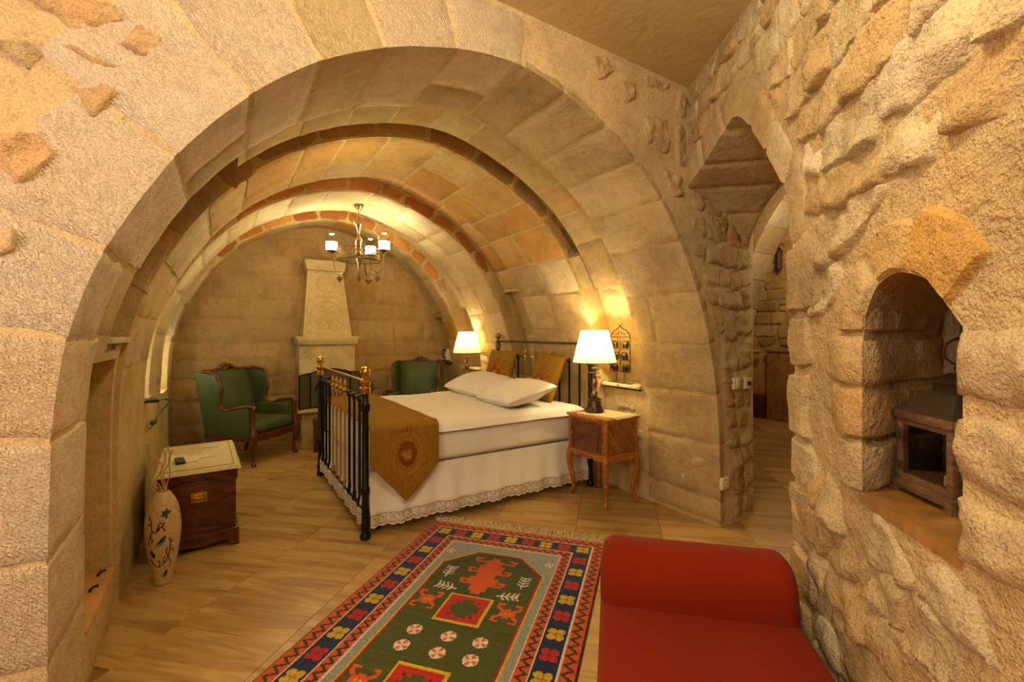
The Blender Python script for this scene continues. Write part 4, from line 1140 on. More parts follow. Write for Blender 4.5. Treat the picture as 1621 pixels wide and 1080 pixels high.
    return t_
ch1 = armchair((.285, 5.905, 0), R(44), 'green velvet wing armchair left of the fireplace')
ch2 = copy_tree(ch1); ch2.location = (2.26, 6.06, 0); ch2.rotation_euler = (0, 0, R(-36)); ch2['label'] = 'green velvet wing armchair right of the fireplace, behind the bed'

# ------------------------------------------------------------------ wooden trunk, cloth and remote
tr = thing('storage_trunk', 'dark stained pine trunk with brass handle by the left wall', 'trunk', (-.135, 3.945, 0), R(2))
MB().box(-.205, .205, -.405, .405, .09, .445, .006).build('body', M['trunk'], tr)
MB().box(-.215, .215, -.415, .415, .445, .525, .008).build('lid', M['trunk'], tr)
MB().box(-.212, .212, -.412, .412, .430, .446, .005).build('lid_moulding', M['trunk'], tr)
pl_ = MB().box(-.222, .222, -.422, .422, .07, .115, .006).build('plinth', M['trunk'], tr)
for y in (-.421, .407):
    pts = [(-.222,.08)]+[(-.222,0.0),(-.172,0.0),(-.165,.03),(-.14,.045)]+[(-.14+.28*i/10, .05-.018*math.sin(i/10*math.pi)) for i in range(1, 10)]+[(.14,.045),(.165,.03),(.172,0),(.222,0),(.222,.08)]
    MB().prism(pts, 'y', y, y+.014).build('bracket_foot', M['trunk'], tr, 30)
for x in (-.221, .207):
    pts = [(-.42,.08),(-.42,0),(-.36,0),(-.35,.04),(.35,.04),(.36,0),(.42,0),(.42,.08)]
    MB().prism(pts, 'x', x, x+.014).build('bracket_foot', M['trunk'], tr, 30)
hp = MB().box(-.045, .045, -.412, -.404, .315, .375, .003)
hp.tube(bez([(-.045,-.410,.375),(-.02,-.410,.384),(0,-.410,.380),(.02,-.410,.384),(.045,-.410,.375)], 4), .005, 6)
h_o = hp.build('handle_plate', M['brass'], tr)
MB().tube([(-.034,-.412,.362),(-.036,-.424,.345),(-.034,-.428,.328),(.034,-.428,.328),(.036,-.424,.345),(.034,-.412,.362)], .005, 8).build('handle', M['brass'], h_o)
def clothf(u, v):
    x = -.235+.47*u; y = -.435+.87*v; e = min(.235-abs(x), .435-abs(y))
    z = .529+.002*noise.noise((x*14, y*14, 0)) - (.022*max(0, 1-e/.02)**2)
    k = .008*noise.noise((x*26, y*26, 2))*max(0, 1-e/.03); return (x+k, y+k, z)
clo = thing('trunk_cloth', 'cream ragged edged cloth over the trunk lid', 'cloth', (-.135, 3.945, 0), R(2))
co_ = MB().grid(clothf, 60, 100).build('cloth', M['cream'], clo, 180)
st = MB()
for x in (-.195, .195): st.tube([(x+.002*noise.noise((i*.7, x, 1)), -.40+.80*i/40, .5325) for i in range(41)], .0022, 4)
for y in (-.395, .395): st.tube([(-.195+.39*i/24, y+.002*noise.noise((i*.7, y, 1)), .5325) for i in range(25)], .0022, 4)
for (x0, y0, x1) in ((-.06, .02, .02), (.0, -.12, .1), (-.1, -.2, 0.0), (0.02, .2, .12)): st.tube([(x0+(x1-x0)*i/6, y0+.01*i/6, .5325) for i in range(7)], .0018, 4)
st.build('stitching', M['reed'], co_)
rm = thing('remote_control', 'small black remote control lying on the cream trunk cloth', 'remote control', (-.235, 3.80, .532), R(8))
MB().box(-.026, .026, -.075, .075, .0, .016, .004).build('case', M['blackplastic'], rm)
for i in range(3):
    for j in range(5): MB().box(-.014+i*.014-.004, -.014+i*.014+.004, -.045+j*.02-.005, -.045+j*.02+.005, .013, .0165, .001).build('button', M['greyplastic'], rm)

# ------------------------------------------------------------------ painted floor vase with reeds
vz = [(.040,0),(.046,.006),(.048,.03),(.056,.08),(.070,.16),(.081,.24),(.085,.30),(.081,.37),(.066,.44),(.046,.485),(.032,.508),(.026,.512),(.024,.50)]
vp = [p for p in bez([(a, b, 0) for a, b in vz], 22)]
na = 260; F = []
cream = np.array(lin(200, 170, 118)); dark = np.array(lin(34, 20, 13)); blue = np.array(lin(96, 136, 158)); teal = np.array(lin(52, 66, 66))
A_, Hh = np.meshgrid(2*np.pi*np.arange(na)/na, np.array([p.y for p in vp])); Rr = np.array([p.x for p in vp])[:, None]
V = np.stack([Rr*np.cos(A_), Rr*np.sin(A_), Hh], -1).reshape(-1, 3)
cv = np.ones(A_.shape+(3,))*cream
def arc(a0): return ((A_-a0+np.pi) % (2*np.pi)-np.pi)*.078
def seg(p, q, wd, c):
    X, Y = arc(p[0]), Hh-p[1]; DX, DY = (q[0]-p[0])*.078, q[1]-p[1]
    t_ = np.clip((X*DX+Y*DY)/(DX*DX+DY*DY+1e-9), 0, 1); cv[np.hypot(X-t_*DX, Y-t_*DY) < wd] = c
def curl(pts, wd=.0030):
    q = [p.to_2d()[:] for p in bez([(a, b, 0) for a, b in pts], 5)]
    for u_, v_ in zip(q[:-1], q[1:]): seg(u_, v_, wd, dark)
def leafy(a0, h0, ang, ln_, wd, c):
    X, Y = arc(a0), Hh-h0; u_ = X*math.cos(ang)+Y*math.sin(ang); v_ = -X*math.sin(ang)+Y*math.cos(ang); k = np.clip(u_/ln_, 0, 1)
    cv[(u_ > 0) & (u_ < ln_) & (np.abs(v_) < wd*np.sin(np.pi*k**.8))] = c
for ox in (0.0, 2.1, 4.2):
    curl([(ox-.95,.40),(ox-.70,.37),(ox-.60,.32),(ox-.35,.315),(ox-.10,.34),(ox+.10,.315)]); curl([(ox-.60,.32),(ox-.78,.28),(ox-.86,.24)]); curl([(ox-.35,.315),(ox-.18,.36),(ox-.02,.352)]); curl([(ox-.05,.335),(ox+.06,.36)]); curl([(ox-.72,.295),(ox-.60,.275),(ox-.62,.255)]); curl([(ox-.68,.36),(ox-.88,.35)])
    curl([(ox-.85,.16),(ox-.62,.125),(ox-.30,.115),(ox+.05,.13),(ox+.32,.17),(ox+.42,.23),(ox+.34,.27)]); curl([(ox+.05,.13),(ox+.02,.16),(ox+.14,.17)]); curl([(ox+.32,.17),(ox+.18,.19),(ox+.22,.215)]); curl([(ox+.40,.20),(ox+.58,.205),(ox+.66,.18)]); curl([(ox+.40,.235),(ox+.55,.26)]); curl([(ox-.30,.115),(ox-.22,.14),(ox-.32,.15)]); curl([(ox+.30,.165),(ox+.52,.13),(ox+.50,.10)])
    for k in range(5): leafy(ox+.18, .405, R(20+k*62), .030, .0075, teal)
    for k in range(4): leafy(ox+.0, .245, R(70+k*42), .030, .006, blue)
    leafy(ox+.16, .29, R(232), .075, .008, dark); leafy(ox+.0, .25, R(200), .03, .007, blue)
    for k in range(4): leafy(ox+.16, .062, R(110+k*45), .028, .006, blue)
    leafy(ox+.30, .09, R(255), .05, .008, dark)
    leafy(ox-.78, .215, R(290), .055, .010, dark); leafy(ox-.70, .17, R(60), .03, .008, dark)
for i in range(len(vp)-1):
    for k in range(na): F.append((i*na+k, i*na+(k+1) % na, (i+1)*na+(k+1) % na, (i+1)*na+k))
F.append(tuple(range(na-1, -1, -1)))
vo = raw('floor_vase', V.tolist(), F, M['vase'], None, 60); set_cols(vo, cv.reshape(-1, 3)); vo.location = (-.275, 3.215, 0); vo.rotation_euler = (0, 0, R(-85))
tag(vo, 'tall cream ceramic vase painted with branches and blue flowers', 'vase')
rd = [[(0,0,.12),(-.012,.01,.48),(-.05,.02,.56),(-.06,.0,.63),(-.03,-.01,.70)],[(0,0,.12),(.01,0,.50),(.0,.01,.60),(.03,.02,.68),(.02,.02,.76)],[(0,0,.12),(-.005,-.012,.50),(-.03,-.02,.58),(.0,-.02,.66),(-.05,-.03,.73),(-.06,-.04,.80)],[(0,0,.12),(.012,.008,.50),(.03,.01,.60),(.025,0,.68),(.045,.0,.74)],[(0,0,.12),(.004,-.01,.5),(-.012,0,.6),(.01,.01,.69),(-.01,.0,.78)]]
rl_ = ['leftmost pale reed curving low out of the painted vase', 'pale reed rising upright from the middle of the vase', 'tallest wavy pale reed in the painted vase', 'rightmost pale reed in the painted vase, against the trunk', 'wavy pale reed standing between the others in the vase']
for p_, lb in zip(rd, rl_):
    o = MB().tube(bez(p_, 6), .0032, 6).build('dried_reed', M['reed'], None, 180); o.location = (-.275, 3.215, 0); tag(o, lb, 'reed', 'reeds in the floor vase')

# ------------------------------------------------------------------ carved stone fireplace
fp = thing('fireplace', 'carved pale stone fireplace with tapered hood on the end wall', 'fireplace', (1.195, 6.80, 0))
LC = lin(214, 190, 142)
def fpart(mb_, name, parent=None, m='smoothstone', angle=35): return mb_.build(name, M[m], parent or fp, angle, LC)
fpart(MB().box(-.345, .345, -.55, 0, 0, .405, .008), 'hearth_base'); fpart(MB().box(-.40, .40, -.66, 0, .405, .445, .008), 'hearth_slab')
for s in (-1, 1): fpart(MB().box(min(s*.235, s*.345), max(s*.235, s*.345), -.40, 0, .445, .80, .004), 'jamb')
arch_ = [(-.236, .80)]+[(-.236+.472*i/20, .80+.12*math.sin(i/20*math.pi)) for i in range(21)]+[(.236, .80), (.345, .80), (.345, 1.25), (-.345, 1.25), (-.345, .80)]
fpart(MB().prism(arch_, 'y', -.40, -.02), 'lintel')
MB().box(-.236, .236, -.05, -.02, .445, .95).build('firebox_back', M['soot'], fp); MB().box(-.236, .236, -.39, -.02, .446, .452).build('firebox_floor', M['soot'], fp)
for s in (-1, 1): MB().box(min(s*.228, s*.2355), max(s*.228, s*.2355), -.385, -.02, .446, .86).build('firebox_side', M['soot'], fp)
mant = [(-.405,1.345),(-.405,1.362),(.405,1.362),(.405,1.345),(.385,1.335),(.355,1.255),(-.355,1.255),(-.385,1.335)]
mo = fpart(MB().prism(mant, 'y', -.47, 0, .004), 'mantel')
zz = MB()
for k in range(2): zz.tube([(-.36+.72*i/28, -.472, 1.292+(.024 if (i+k) % 2 else -.024)) for i in range(29)], .008, 6)
fpart(zz, 'zigzag_carving', mo)
hood = []
for z, hw, d in ((1.362, .305, .40), (2.25, .222, .22)): hood += [(-hw, -d, z), (hw, -d, z), (hw, 0, z), (-hw, 0, z)]
hd = fpart(MB().add(hood, [(0, 1, 2, 3), (4, 5, 6, 7), (0, 1, 5, 4), (1, 2, 6, 5), (2, 3, 7, 6), (3, 0, 4, 7)]), 'hood')
cap = [(-.235,2.25),(-.250,2.30),(-.250,2.325),(-.262,2.34),(-.262,2.385),(.262,2.385),(.262,2.34),(.250,2.325),(.250,2.30),(.235,2.25)]
fpart(MB().prism(cap, 'y', -.27, 0, .003), 'hood_cap')
def hy(z): return -(.40-.18*(z-1.362)/.888)-.002
def car(pts, r_=.0085): return MB().tube([(x, hy(z), z) for x, z in pts], r_, 6)
cvg = MB()
for s in (-1, 1):
    cvg.v_ = None
    sp = [(s*(.09+.075*(1-k/26)*math.cos(k*.42+math.pi)), 1.56+.075*(1-k/26)*math.sin(k*.42+math.pi)) for k in range(27)]
    m2 = car(sp); cvg.add(m2.v, m2.f)
    m2 = car([(s*.012, 1.47), (s*.10, 1.445), (s*.19, 1.50), (s*.215, 1.60), (s*.19, 1.72), (s*.11, 1.80), (0, 1.835)]); cvg.add(m2.v, m2.f)
    m2 = car([(0, 1.66), (s*.05, 1.70), (s*.10, 1.68)]); cvg.add(m2.v, m2.f)
    m2 = car([(0, 1.70), (s*.03, 1.76), (s*.08, 1.765)]); cvg.add(m2.v, m2.f)
    m2 = car([(0, 1.86), (s*.06, 1.90), (s*.13, 1.885)]); cvg.add(m2.v, m2.f)
    m2 = car([(s*.025, 1.96), (s*.10, 2.0), (s*.125, 2.08), (s*.09, 2.15), (s*.05, 2.17)]); cvg.add(m2.v, m2.f)
m2 = car([(0, 1.86), (-.03, 1.92), (.02, 2.0), (0, 2.06)]); cvg.add(m2.v, m2.f)
m2 = car([(-.265, 1.40), (-.20, 2.22), (.20, 2.22), (.265, 1.40), (-.265, 1.40)], .004); cvg.add(m2.v, m2.f)
fpart(cvg, 'scroll_carving', hd)
fan = MB()
for s in (-1, 1):
    for k in range(7):
        a = R(5+k*13); fan.tube([(s*.33-s*.02*math.cos(a), -.402, 1.215-.02*math.sin(a)), (s*.33-s*.12*math.cos(a), -.402, 1.215-.12*math.sin(a))], [.004, .008], 6)
    fan.tube([(s*.33-s*.135*math.cos(R(5+k*8.5)), -.402, 1.215-.135*math.sin(R(5+k*8.5))) for k in range(11)], .006, 6)
fan.tube([(-.16+.32*i/20, -.402, 1.06+.022*abs(math.sin(i/20*math.pi*3))) for i in range(21)], .006, 6)
fpart(fan, 'fan_carving')
fl_ = MB()
for k in range(17): fl_.tube([(-.32+.64*k/16, -.552, .03), (-.32+.64*k/16, -.552, .33)], .009, 6)
for k in range(12): fl_.ball((-.32+.64*k/11, -.552, .365), (.022, .008, .018), 8, 6)
fpart(fl_, 'fluting')
# folding fire screen on the hearth
fs_o = thing('fire_screen', 'black folding mesh fire screen standing on the raised hearth', 'fire screen', (1.195, 6.225, .445))
def panel(x0, y0, x1, y1, h0, h1, arch=0.0):
    pts = [(x0, y0, 0.012)]+[(x0+(x1-x0)*i/12, y0+(y1-y0)*i/12, h0+(h1-h0)*i/12+arch*math.sin(i/12*math.pi)) for i in range(13)]+[(x1, y1, .012)]
    p_ = MB().tube(pts, .010, 8, True).build('panel_frame', M['black'], fs_o)
    m2 = MB(); n_ = 13
    V_ = [(x0+(x1-x0)*i/12, y0+(y1-y0)*i/12, .012) for i in range(13)]+[pts[1+i] for i in range(13)]
    m2.add(V_, [(i, i+1, 14+i, 13+i) for i in range(12)]); m2.build('mesh_panel', M['mesh'], p_)
panel(-.385, -.085, -.245, .0, .43, .45); panel(-.245, 0, .245, 0, .45, .45, .045); panel(.245, 0, .37, -.02, .45, .44)
ar = MB().tube([(.185*math.cos(math.pi*i/16), -.012, .22+.16*math.sin(math.pi*i/16)) for i in range(17)], .008, 6); ar.build('arched_bar', M['black'], fs_o)
# fire tools
ft = thing('fire_tools', 'black iron fire tools on a stand right of the hearth', 'fire tools', (1.725, 6.45, 0))
MB().lathe([(.11,0),(.11,.015),(.03,.03),(.012,.05),(.012,.60)], 18).build('stand', M['iron'], ft); MB().tube([(-.09, 0, .62), (.09, 0, .62)], .007, 8).build('crossbar', M['iron'], ft)
for x, h in ((-.06, .72), (0, .76), (.06, .74)): MB().tube([(x, -.02, .10), (x, -.02, .58), (x, -.02, .60), (x, -.02, h-.04), (x, -.02, h)], [.006, .006, .012, .013, .004], 8).build('tool', M['iron'], ft)
lb = thing('log_box', 'small dark wooden box on the floor before the hearth', 'box', (1.06, 5.85, 0), R(-8))
MB().box(-.13, .13, -.12, .12, 0.02, .33, .008).build('body', M['trunk'], lb); MB().box(-.138, .138, -.128, .128, .33, .365, .006).build('lid', M['trunk'], lb)
MB().tube([(-.04, -.122, .22), (-.04, -.14, .205), (.04, -.14, .205), (.04, -.122, .22)], .005, 6).build('handle', M['brass'], lb)
for x in (-.11, .11):
    for y in (-.1, .1): MB().box(x-.02, x+.02, y-.02, y+.02, 0, .02).build('foot', M['trunk'], lb)

# ------------------------------------------------------------------ chandelier
CZ = P(tA)[1]+.028
cx_, cy_ = 1.28, 5.14
cd = thing('chandelier', 'aged brass chandelier with three lit glass candle cups', 'chandelier', (cx_, cy_, CZ))
OB = M['oldbrass']
MB().lathe([(.006,-.075),(.012,-.07),(.02,-.055),(.045,-.02),(.052,-.008),(.052,.0)], 20).build('ceiling_cup', OB, cd)
MB().tube([(0, 0, -.06), (0, 0, -.22)], .007, 8).build('rod', OB, cd)
cw = MB().lathe([(.040,-.215),(.043,-.21),(.040,-.205)], 20, capb=False, capt=False); cw.lathe([(.028,-.145),(.031,-.142),(.028,-.138)], 20, capb=False, capt=False)
for k in range(10):
    a = 2*math.pi*k/10; cw.tube([(.040*math.cos(a), .040*math.sin(a), -.21), (.052*math.cos(a+.25), .052*math.sin(a+.25), -.175), (.040*math.cos(a+.1), .040*math.sin(a+.1), -.135)], .0035, 6)
cw.build('pierced_crown', OB, cd)
MB().lathe([(.040,-.21),(.036,-.225),(.018,-.27),(.012,-.31),(.016,-.34),(.034,-.375),(.040,-.385),(.036,-.39),(.038,-.395),(.040,-.52),(.044,-.525),(.044,-.60),(.036,-.61),(.022,-.64),(.010,-.70),(.004,-.73)], 24).build('stem', OB, cd)
dr_ = MB(); RR = .225
for z, r2 in ((-.49, .005), (-.61, .007)): dr_.tube([(RR*math.cos(2*math.pi*k/48), RR*math.sin(2*math.pi*k/48), z) for k in range(48)], r2, 6, True)
nl = 60
for k in range(nl):
    for dirn in (1, -1):
        dr_.tube([(RR*math.cos(2*math.pi*(k+dirn*q*1.5)/nl), RR*math.sin(2*math.pi*(k+dirn*q*1.5)/nl), -.492-.116*q) for q in (0, .33, .66, 1)], .0024, 4)
for k in range(3):
    a = 2*math.pi*k/3+.4; dr_.tube([(.04*math.cos(a), .04*math.sin(a), -.575), (RR*math.cos(a), RR*math.sin(a), -.575)], .005, 6)
dr_.build('pierced_ring', OB, cd)
phi0 = R(-YAW)
for k in range(3):
    a = phi0+[R(180), R(-6), R(80)][k]; ca, sa = math.cos(a), math.sin(a)
    rr = [.30, .29, .27][k]
    pth = bez([(.13, -.60), (.135, -.68), (.165, -.735), (.215, -.752), (.262, -.715), (.278, -.64), (rr-.004, -.56), (rr, -.525)], 5)
    am = MB().tube([(p.x*ca, p.x*sa, p.y) for p in bez([(a_, b_, 0) for a_, b_ in ((.13, -.60), (.135, -.68), (.165, -.735), (.212, -.752), (.258, -.715), (.278, -.64), (rr-.006, -.56), (rr, -.525))], 5)], .006, 8).build('arm', OB, cd)
    MB().lathe([(.008,-.54),(.018,-.525),(.046,-.507),(.058,-.50)], 18, (rr*ca, rr*sa, 0)).build('cup', OB, am)
    MB().lathe([(.054,-.50),(.060,-.49),(.060,-.405)], 24, (rr*ca, rr*sa, 0)).build('lit_glass', M['bulb'], am)
    MB().lathe([(.060,-.405),(.061,-.35),(.061,-.325)], 24, (rr*ca, rr*sa, 0), False, False).build('glass_rim', M['glass'], am)
    pdn = MB(); pc_ = (.212*ca, .212*sa)
    pdn.tube([(*pc_, -.755), (*pc_, -.785)], .003, 6)
    pdn.lathe([(.002,-.855),(.016,-.835),(.034,-.808),(.026,-.790),(.004,-.783)], 6, (*pc_, 0)); pdn.build('pendant', OB, am)
    lamp('chandelier_light', (cx_+(rr+.0)*ca, cy_+(rr+.0)*sa, CZ-.30), 8.5, (1.0, .84, .54), .03)
pdn = MB().lathe([(.002,-.86),(.014,-.83),(.024,-.805),(.012,-.78),(.004,-.76),(.003,-.72)], 8); pdn.build('pendant', OB, cd)

# ------------------------------------------------------------------ knotted rug
RWd, RL = 1.25, 2.42; CS = .0058
nx, ny = int(RWd/CS), int(RL/CS)
xx, yy = np.meshgrid((np.arange(nx)+.5)*CS, (np.arange(ny)+.5)*CS)      # across, along (0 = far end)
img = np.zeros((ny, nx, 3), np.float32)
NAVY = lin(22, 36, 70); ORG = lin(202, 82, 26); RDK = lin(150, 30, 20); YEL = lin(196, 160, 44); GRN = lin(66, 74, 20); GRY = lin(140, 146, 136); WHT = lin(206, 196, 178); DKG = lin(44, 52, 30); RED = lin(172, 34, 26); DRK = lin(80, 20, 14)
img[:] = ORG
ed = np.minimum(np.minimum(xx, RWd-xx), np.minimum(yy, RL-yy))
def band(a, b, c): img[(ed >= a) & (ed < b)] = c
al = np.where(np.minimum(xx, RWd-xx) <= np.minimum(yy, RL-yy), yy, xx)       # run along the band
band(0, .012, DRK); band(.012, .084, ORG)
def zig(a, b, per, wd, c):
    mid, am = (a+b)/2, (b-a)/2*.62
    ph = np.abs(((al/per) % 1)*2-1)*2-1
    img[(np.abs(ed-mid-am*ph) < wd) & (ed >= a) & (ed < b)] = c
zig(.016, .080, .056, .0110, DKG); band(.080, .088, WHT)
band(.088, .192, NAVY); band(.192, .198, WHT); band(.198, .258, ORG); zig(.200, .256, .050, .0105, DKG); band(.258, .265, WHT); band(.265, 9, GRY)
def flower(cx, cy, c, s=.040):
    dx, dy = xx-cx, yy-cy
    m_ = np.zeros_like(xx, bool)
    for ax, ay in ((1, 1), (1, -1), (-1, 1), (-1, -1)):
        m_ |= (dx-ax*s*.5)**2+(dy-ay*s*.5)**2 < (s*.52)**2
    img[m_] = c; img[(np.abs(dx) < .004) & (np.abs(dy) < s*.55)] = np.array(c)*.55; img[(np.abs(dy) < .004) & (np.abs(dx) < s*.55)] = np.array(c)*.55
for k in range(9): 
    for cy in (.141, RL-.141): flower(.141+(RWd-.282)*k/8, cy, (YEL, RED)[k % 2])
nfl = 15
for k in range(1, nfl):
    for cx in (.141, RWd-.141): flower(cx, .141+(RL-.282)*k/nfl, (YEL, RED)[k % 2])
# green field with clipped corners
gx0, gx1, gy0, gy1, cut = .318, RWd-.318, .362, RL-.362, .17
def octo(inset):
    x0, x1, y0, y1 = gx0+inset, gx1-inset, gy0+inset, gy1-inset
    m_ = (xx > x0) & (xx < x1) & (yy > y0) & (yy < y1)
    for ax, ay in ((x0, y0), (x1, y0), (x0, y1), (x1, y1)): m_ &= (np.abs(xx-ax)+np.abs(yy-ay)) > cut-inset*.6
    return m_
img[octo(-.012)] = YEL; img[octo(-.001)] = RDK; img[octo(.010)] = GRN
rs = np.random.RandomState(3)
shade_rows = (1+.16*np.sin(yy*7+2*np.sin(yy*3.1))+.10*rs.randn(ny, 1)*.6)
def symm(fn):
    fn(lambda x, y: (x, y)); fn(lambda x, y: (x, RL-y))
def box(mp, x0, x1, y0, y1, c):
    (a, b), (d, e) = mp(x0, y0), mp(x1, y1); x0, x1 = sorted((a, d)); y0, y1 = sorted((b, e))
    img[(xx >= x0) & (xx < x1) & (yy >= y0) & (yy < y1)] = c
def line(mp, pts, wd, c):
    for (a, b) in zip(pts[:-1], pts[1:]):
        (x0, y0), (x1, y1) = mp(*a), mp(*b); dx, dy = x1-x0, y1-y0; l2 = dx*dx+dy*dy+1e-12
        t_ = np.clip(((xx-x0)*dx+(yy-y0)*dy)/l2, 0, 1); img[(np.abs(xx-x0-t_*dx) < wd) & (np.abs(yy-y0-t_*dy) < wd)] = c
def motif(mp):
    c0 = .625
    # hooked orange pole medallion
    for k, (y0, y1, hw) in enumerate(((.44, .50, .045), (.50, .58, .075), (.58, .64, .055), (.64, .71, .085), (.71, .77, .05), (.77, .80, .025), (.41, .44, .02))):
        box(mp, c0-hw, c0+hw, y0, y1, ORG)
    for y in (.46, .585, .71):
        for s in (-1, 1): line(mp, [(c0+s*.04, y), (c0+s*.115, y), (c0+s*.125, y-.035), (c0+s*.095, y-.035)], .009, ORG)
    # framed square with stepped green star
    box(mp, c0-.122, c0+.122, .822, 1.062, YEL); box(mp, c0-.106, c0+.106, .838, 1.046, RED)
    for hw, hh in ((.03, .075), (.055, .05), (.075, .025)): box(mp, c0-hw, c0+hw, .942-hh, .942+hh, GRN)
    for (x, y) in ((-.06, -.06), (.06, -.06), (-.06, .06), (.06, .06)): box(mp, c0+x-.008, c0+x+.008, .942+y-.008, .942+y+.008, DRK)
    # white trees
    for (x, y, dx, dy) in ((.40, .63, .0, -1), (.455, .775, -1, -.15), (.85, .63, .0, -1), (.80, .775, 1, -.15)):
        L_ = .055; line(mp, [(x-dx*L_, y-dy*L_), (x+dx*L_, y+dy*L_)], .0045, WHT)
        for k in (-.6, -.1, .4, .8):
            bx, by = x+dx*L_*k, y+dy*L_*k; px, py = -dy, dx
            for s in (-1, 1): line(mp, [(bx, by), (bx+s*px*.03+dx*.018, by+s*py*.03+dy*.018)], .0042, WHT)
    # crabs
    for cx in (.405, .845):
        box(mp, cx-.040, cx+.040, .893, .937, ORG); box(mp, cx-.016, cx+.016, .875, .955, ORG)
        for s in (-1, 1):
            for q in (-1, 1): line(mp, [(cx+s*.02, .915+q*.012), (cx+s*.06, .915+q*.045), (cx+s*.06, .915+q*.07), (cx+s*.035, .915+q*.072)], .0075, ORG)
            box(mp, cx+s*.012-.006, cx+s*.012+.006, .909, .921, YEL)
    # rosettes
    def ros(cx, cy, rad):
        X, Y = mp(cx, cy); d = np.hypot(xx-X, yy-Y); an = np.arctan2(yy-Y, xx-X)
        img[d < rad] = WHT; img[(d < rad*.9) & (np.sin(an*4) > .25)] = ORG; img[d < rad*.22] = WHT
    for cx in (.465, .640, .795): ros(cx, 1.152, .036)
    for cx in (.305, .945): ros(cx, .395, .028)
symm(motif)
img *= np.where(octo(.01), shade_rows, 1+.05*(shade_rows-1))[..., None]
img *= (1+.10*rs.randn(ny, nx, 1)).clip(.7, 1.3)
gxv, gyv = np.meshgrid(np.arange(nx+1)*CS, np.arange(ny+1)*CS)
e2 = Vector((-.7071, -.7071))-Vector((.7071, -.7071))*.082; e2.normalize(); e1 = Vector((-e2.y, e2.x))
if e1.x < 0: e1 = -e1
Oc = Vector((1.345, 3.15))
wx = Oc.x+e1.x*gxv+e2.x*gyv; wy = Oc.y+e1.y*gxv+e2.y*gyv
wz = .009+.0012*rs.rand(ny+1, nx+1)+.0012*np.sin(gyv*21)*np.sin(gxv*3)
wz[0, :] = wz[-1, :] = .001; wz[:, 0] = wz[:, -1] = .001
co_v = np.stack([wx, wy, wz], -1).reshape(-1, 3)
idx = np.arange((nx+1)*(ny+1)).reshape(ny+1, nx+1)
fc_ = np.stack([idx[:-1, :-1], idx[:-1, 1:], idx[1:, 1:], idx[1:, :-1]], -1).reshape(-1, 4)
me = bpy.data.meshes.new('pile'); me.vertices.add(len(co_v)); me.vertices.foreach_set('co', co_v.ravel())
me.loops.add(fc_.size); me.loops.foreach_set('vertex_index', fc_.ravel()); me.polygons.add(len(fc_))
me.polygons.foreach_set('loop_start', np.arange(len(fc_))*4); me.update(calc_edges=True)
at = me.color_attributes.new('col', 'FLOAT_COLOR', 'CORNER')
cc = np.ones((len(fc_), 4, 4), np.float32); cc[..., :3] = np.clip(img.reshape(-1, 1, 3), 0, 1); at.data.foreach_set('color', cc.ravel())
me.materials.append(M['rug'])
rug = thing('knotted_rug', 'long green and navy knotted rug with red borders on the floor', 'rug', (0, 0, 0))
o = link(bpy.data.objects.new('pile', me), rug)
fr = MB(); r = random.Random(9)
for i in range(620):
    a = RWd*(i+r.random())/620; b0 = Oc+e1*a
    l_ = r.uniform(.06, .115); dx, dz = r.uniform(-.04, .04), r.uniform(.006, .032)
    p0 = Vector((b0.x, b0.y, .007)); p2 = p0-Vector((e2.x, e2.y, 0))*l_+Vector((e1.x, e1.y, 0))*dx; p2.z = .004; p1 = (p0+p2)/2+Vector((r.uniform(-.01, .01), r.uniform(-.01, .01), dz))
    fr.tube([p0, p1, p2], .0026, 4)
tag(fr.build('fringe', M['fringe'], rug, 180), kind='stuff')

# ------------------------------------------------------------------ red bench with bolster
be = thing('chaise_bench', 'red velvet bench with rounded bolster along the right wall', 'bench', (1.118, 1.176, 0), R(-45))
# local +y = away from camera along the wall, +x = towards the wall; origin at the left foot of the bolster
BW = .65
def sb(x0, x1, y0, y1, z0, z1, r_, name, m, seg=5, an=60): return MB().box(x0, x1, y0, y1, z0, z1, r_, seg).build(name, m, be, an)
sb(0, BW, -1.75, .26, .27, .452, .03, 'seat', M['red'])
sb(.012, BW-.012, -1.735, .245, .13, .27, .012, 'frame', M['red'], 2)
bo_ = MB()
prf = [(0.0,.45),(.0,.50),(.008,.55),(.03,.595),(.07,.622),(.12,.630),(.18,.622),(.225,.59),(.25,.54),(.255,.48),(.25,.45)]
pf = [p.to_2d() for p in bez([(a, b, 0) for a, b in prf], 3)]
def bol(u, v):
    # u round the section, v along x with rounded ends
    k = u*(len(pf)-1); i = min(int(k), len(pf)-2); p = pf[i].lerp(pf[i+1], k-i)
    e = min(v, 1-v)*BW; s_ = 1 if e > .05 else math.sqrt(max(0, 1-(1-e/.05)**2))
    cy, cz = .127, .47
    f_ = .55+.45*s_
    return (BW*v, cy+(p.x-cy)*f_, max(.449, cz+(p.y-cz)*f_))
bo_.grid(bol, 30, 48); n0 = len(bo_.v)
bo_.build('bolster', M['red'], be, 180)
for x in (.05, BW-.05):
    for y in (-1.68, .18): MB().lathe([(.018,0),(.026,.13)], 12, (x, y, 0)).build('leg', M['carved'], be)

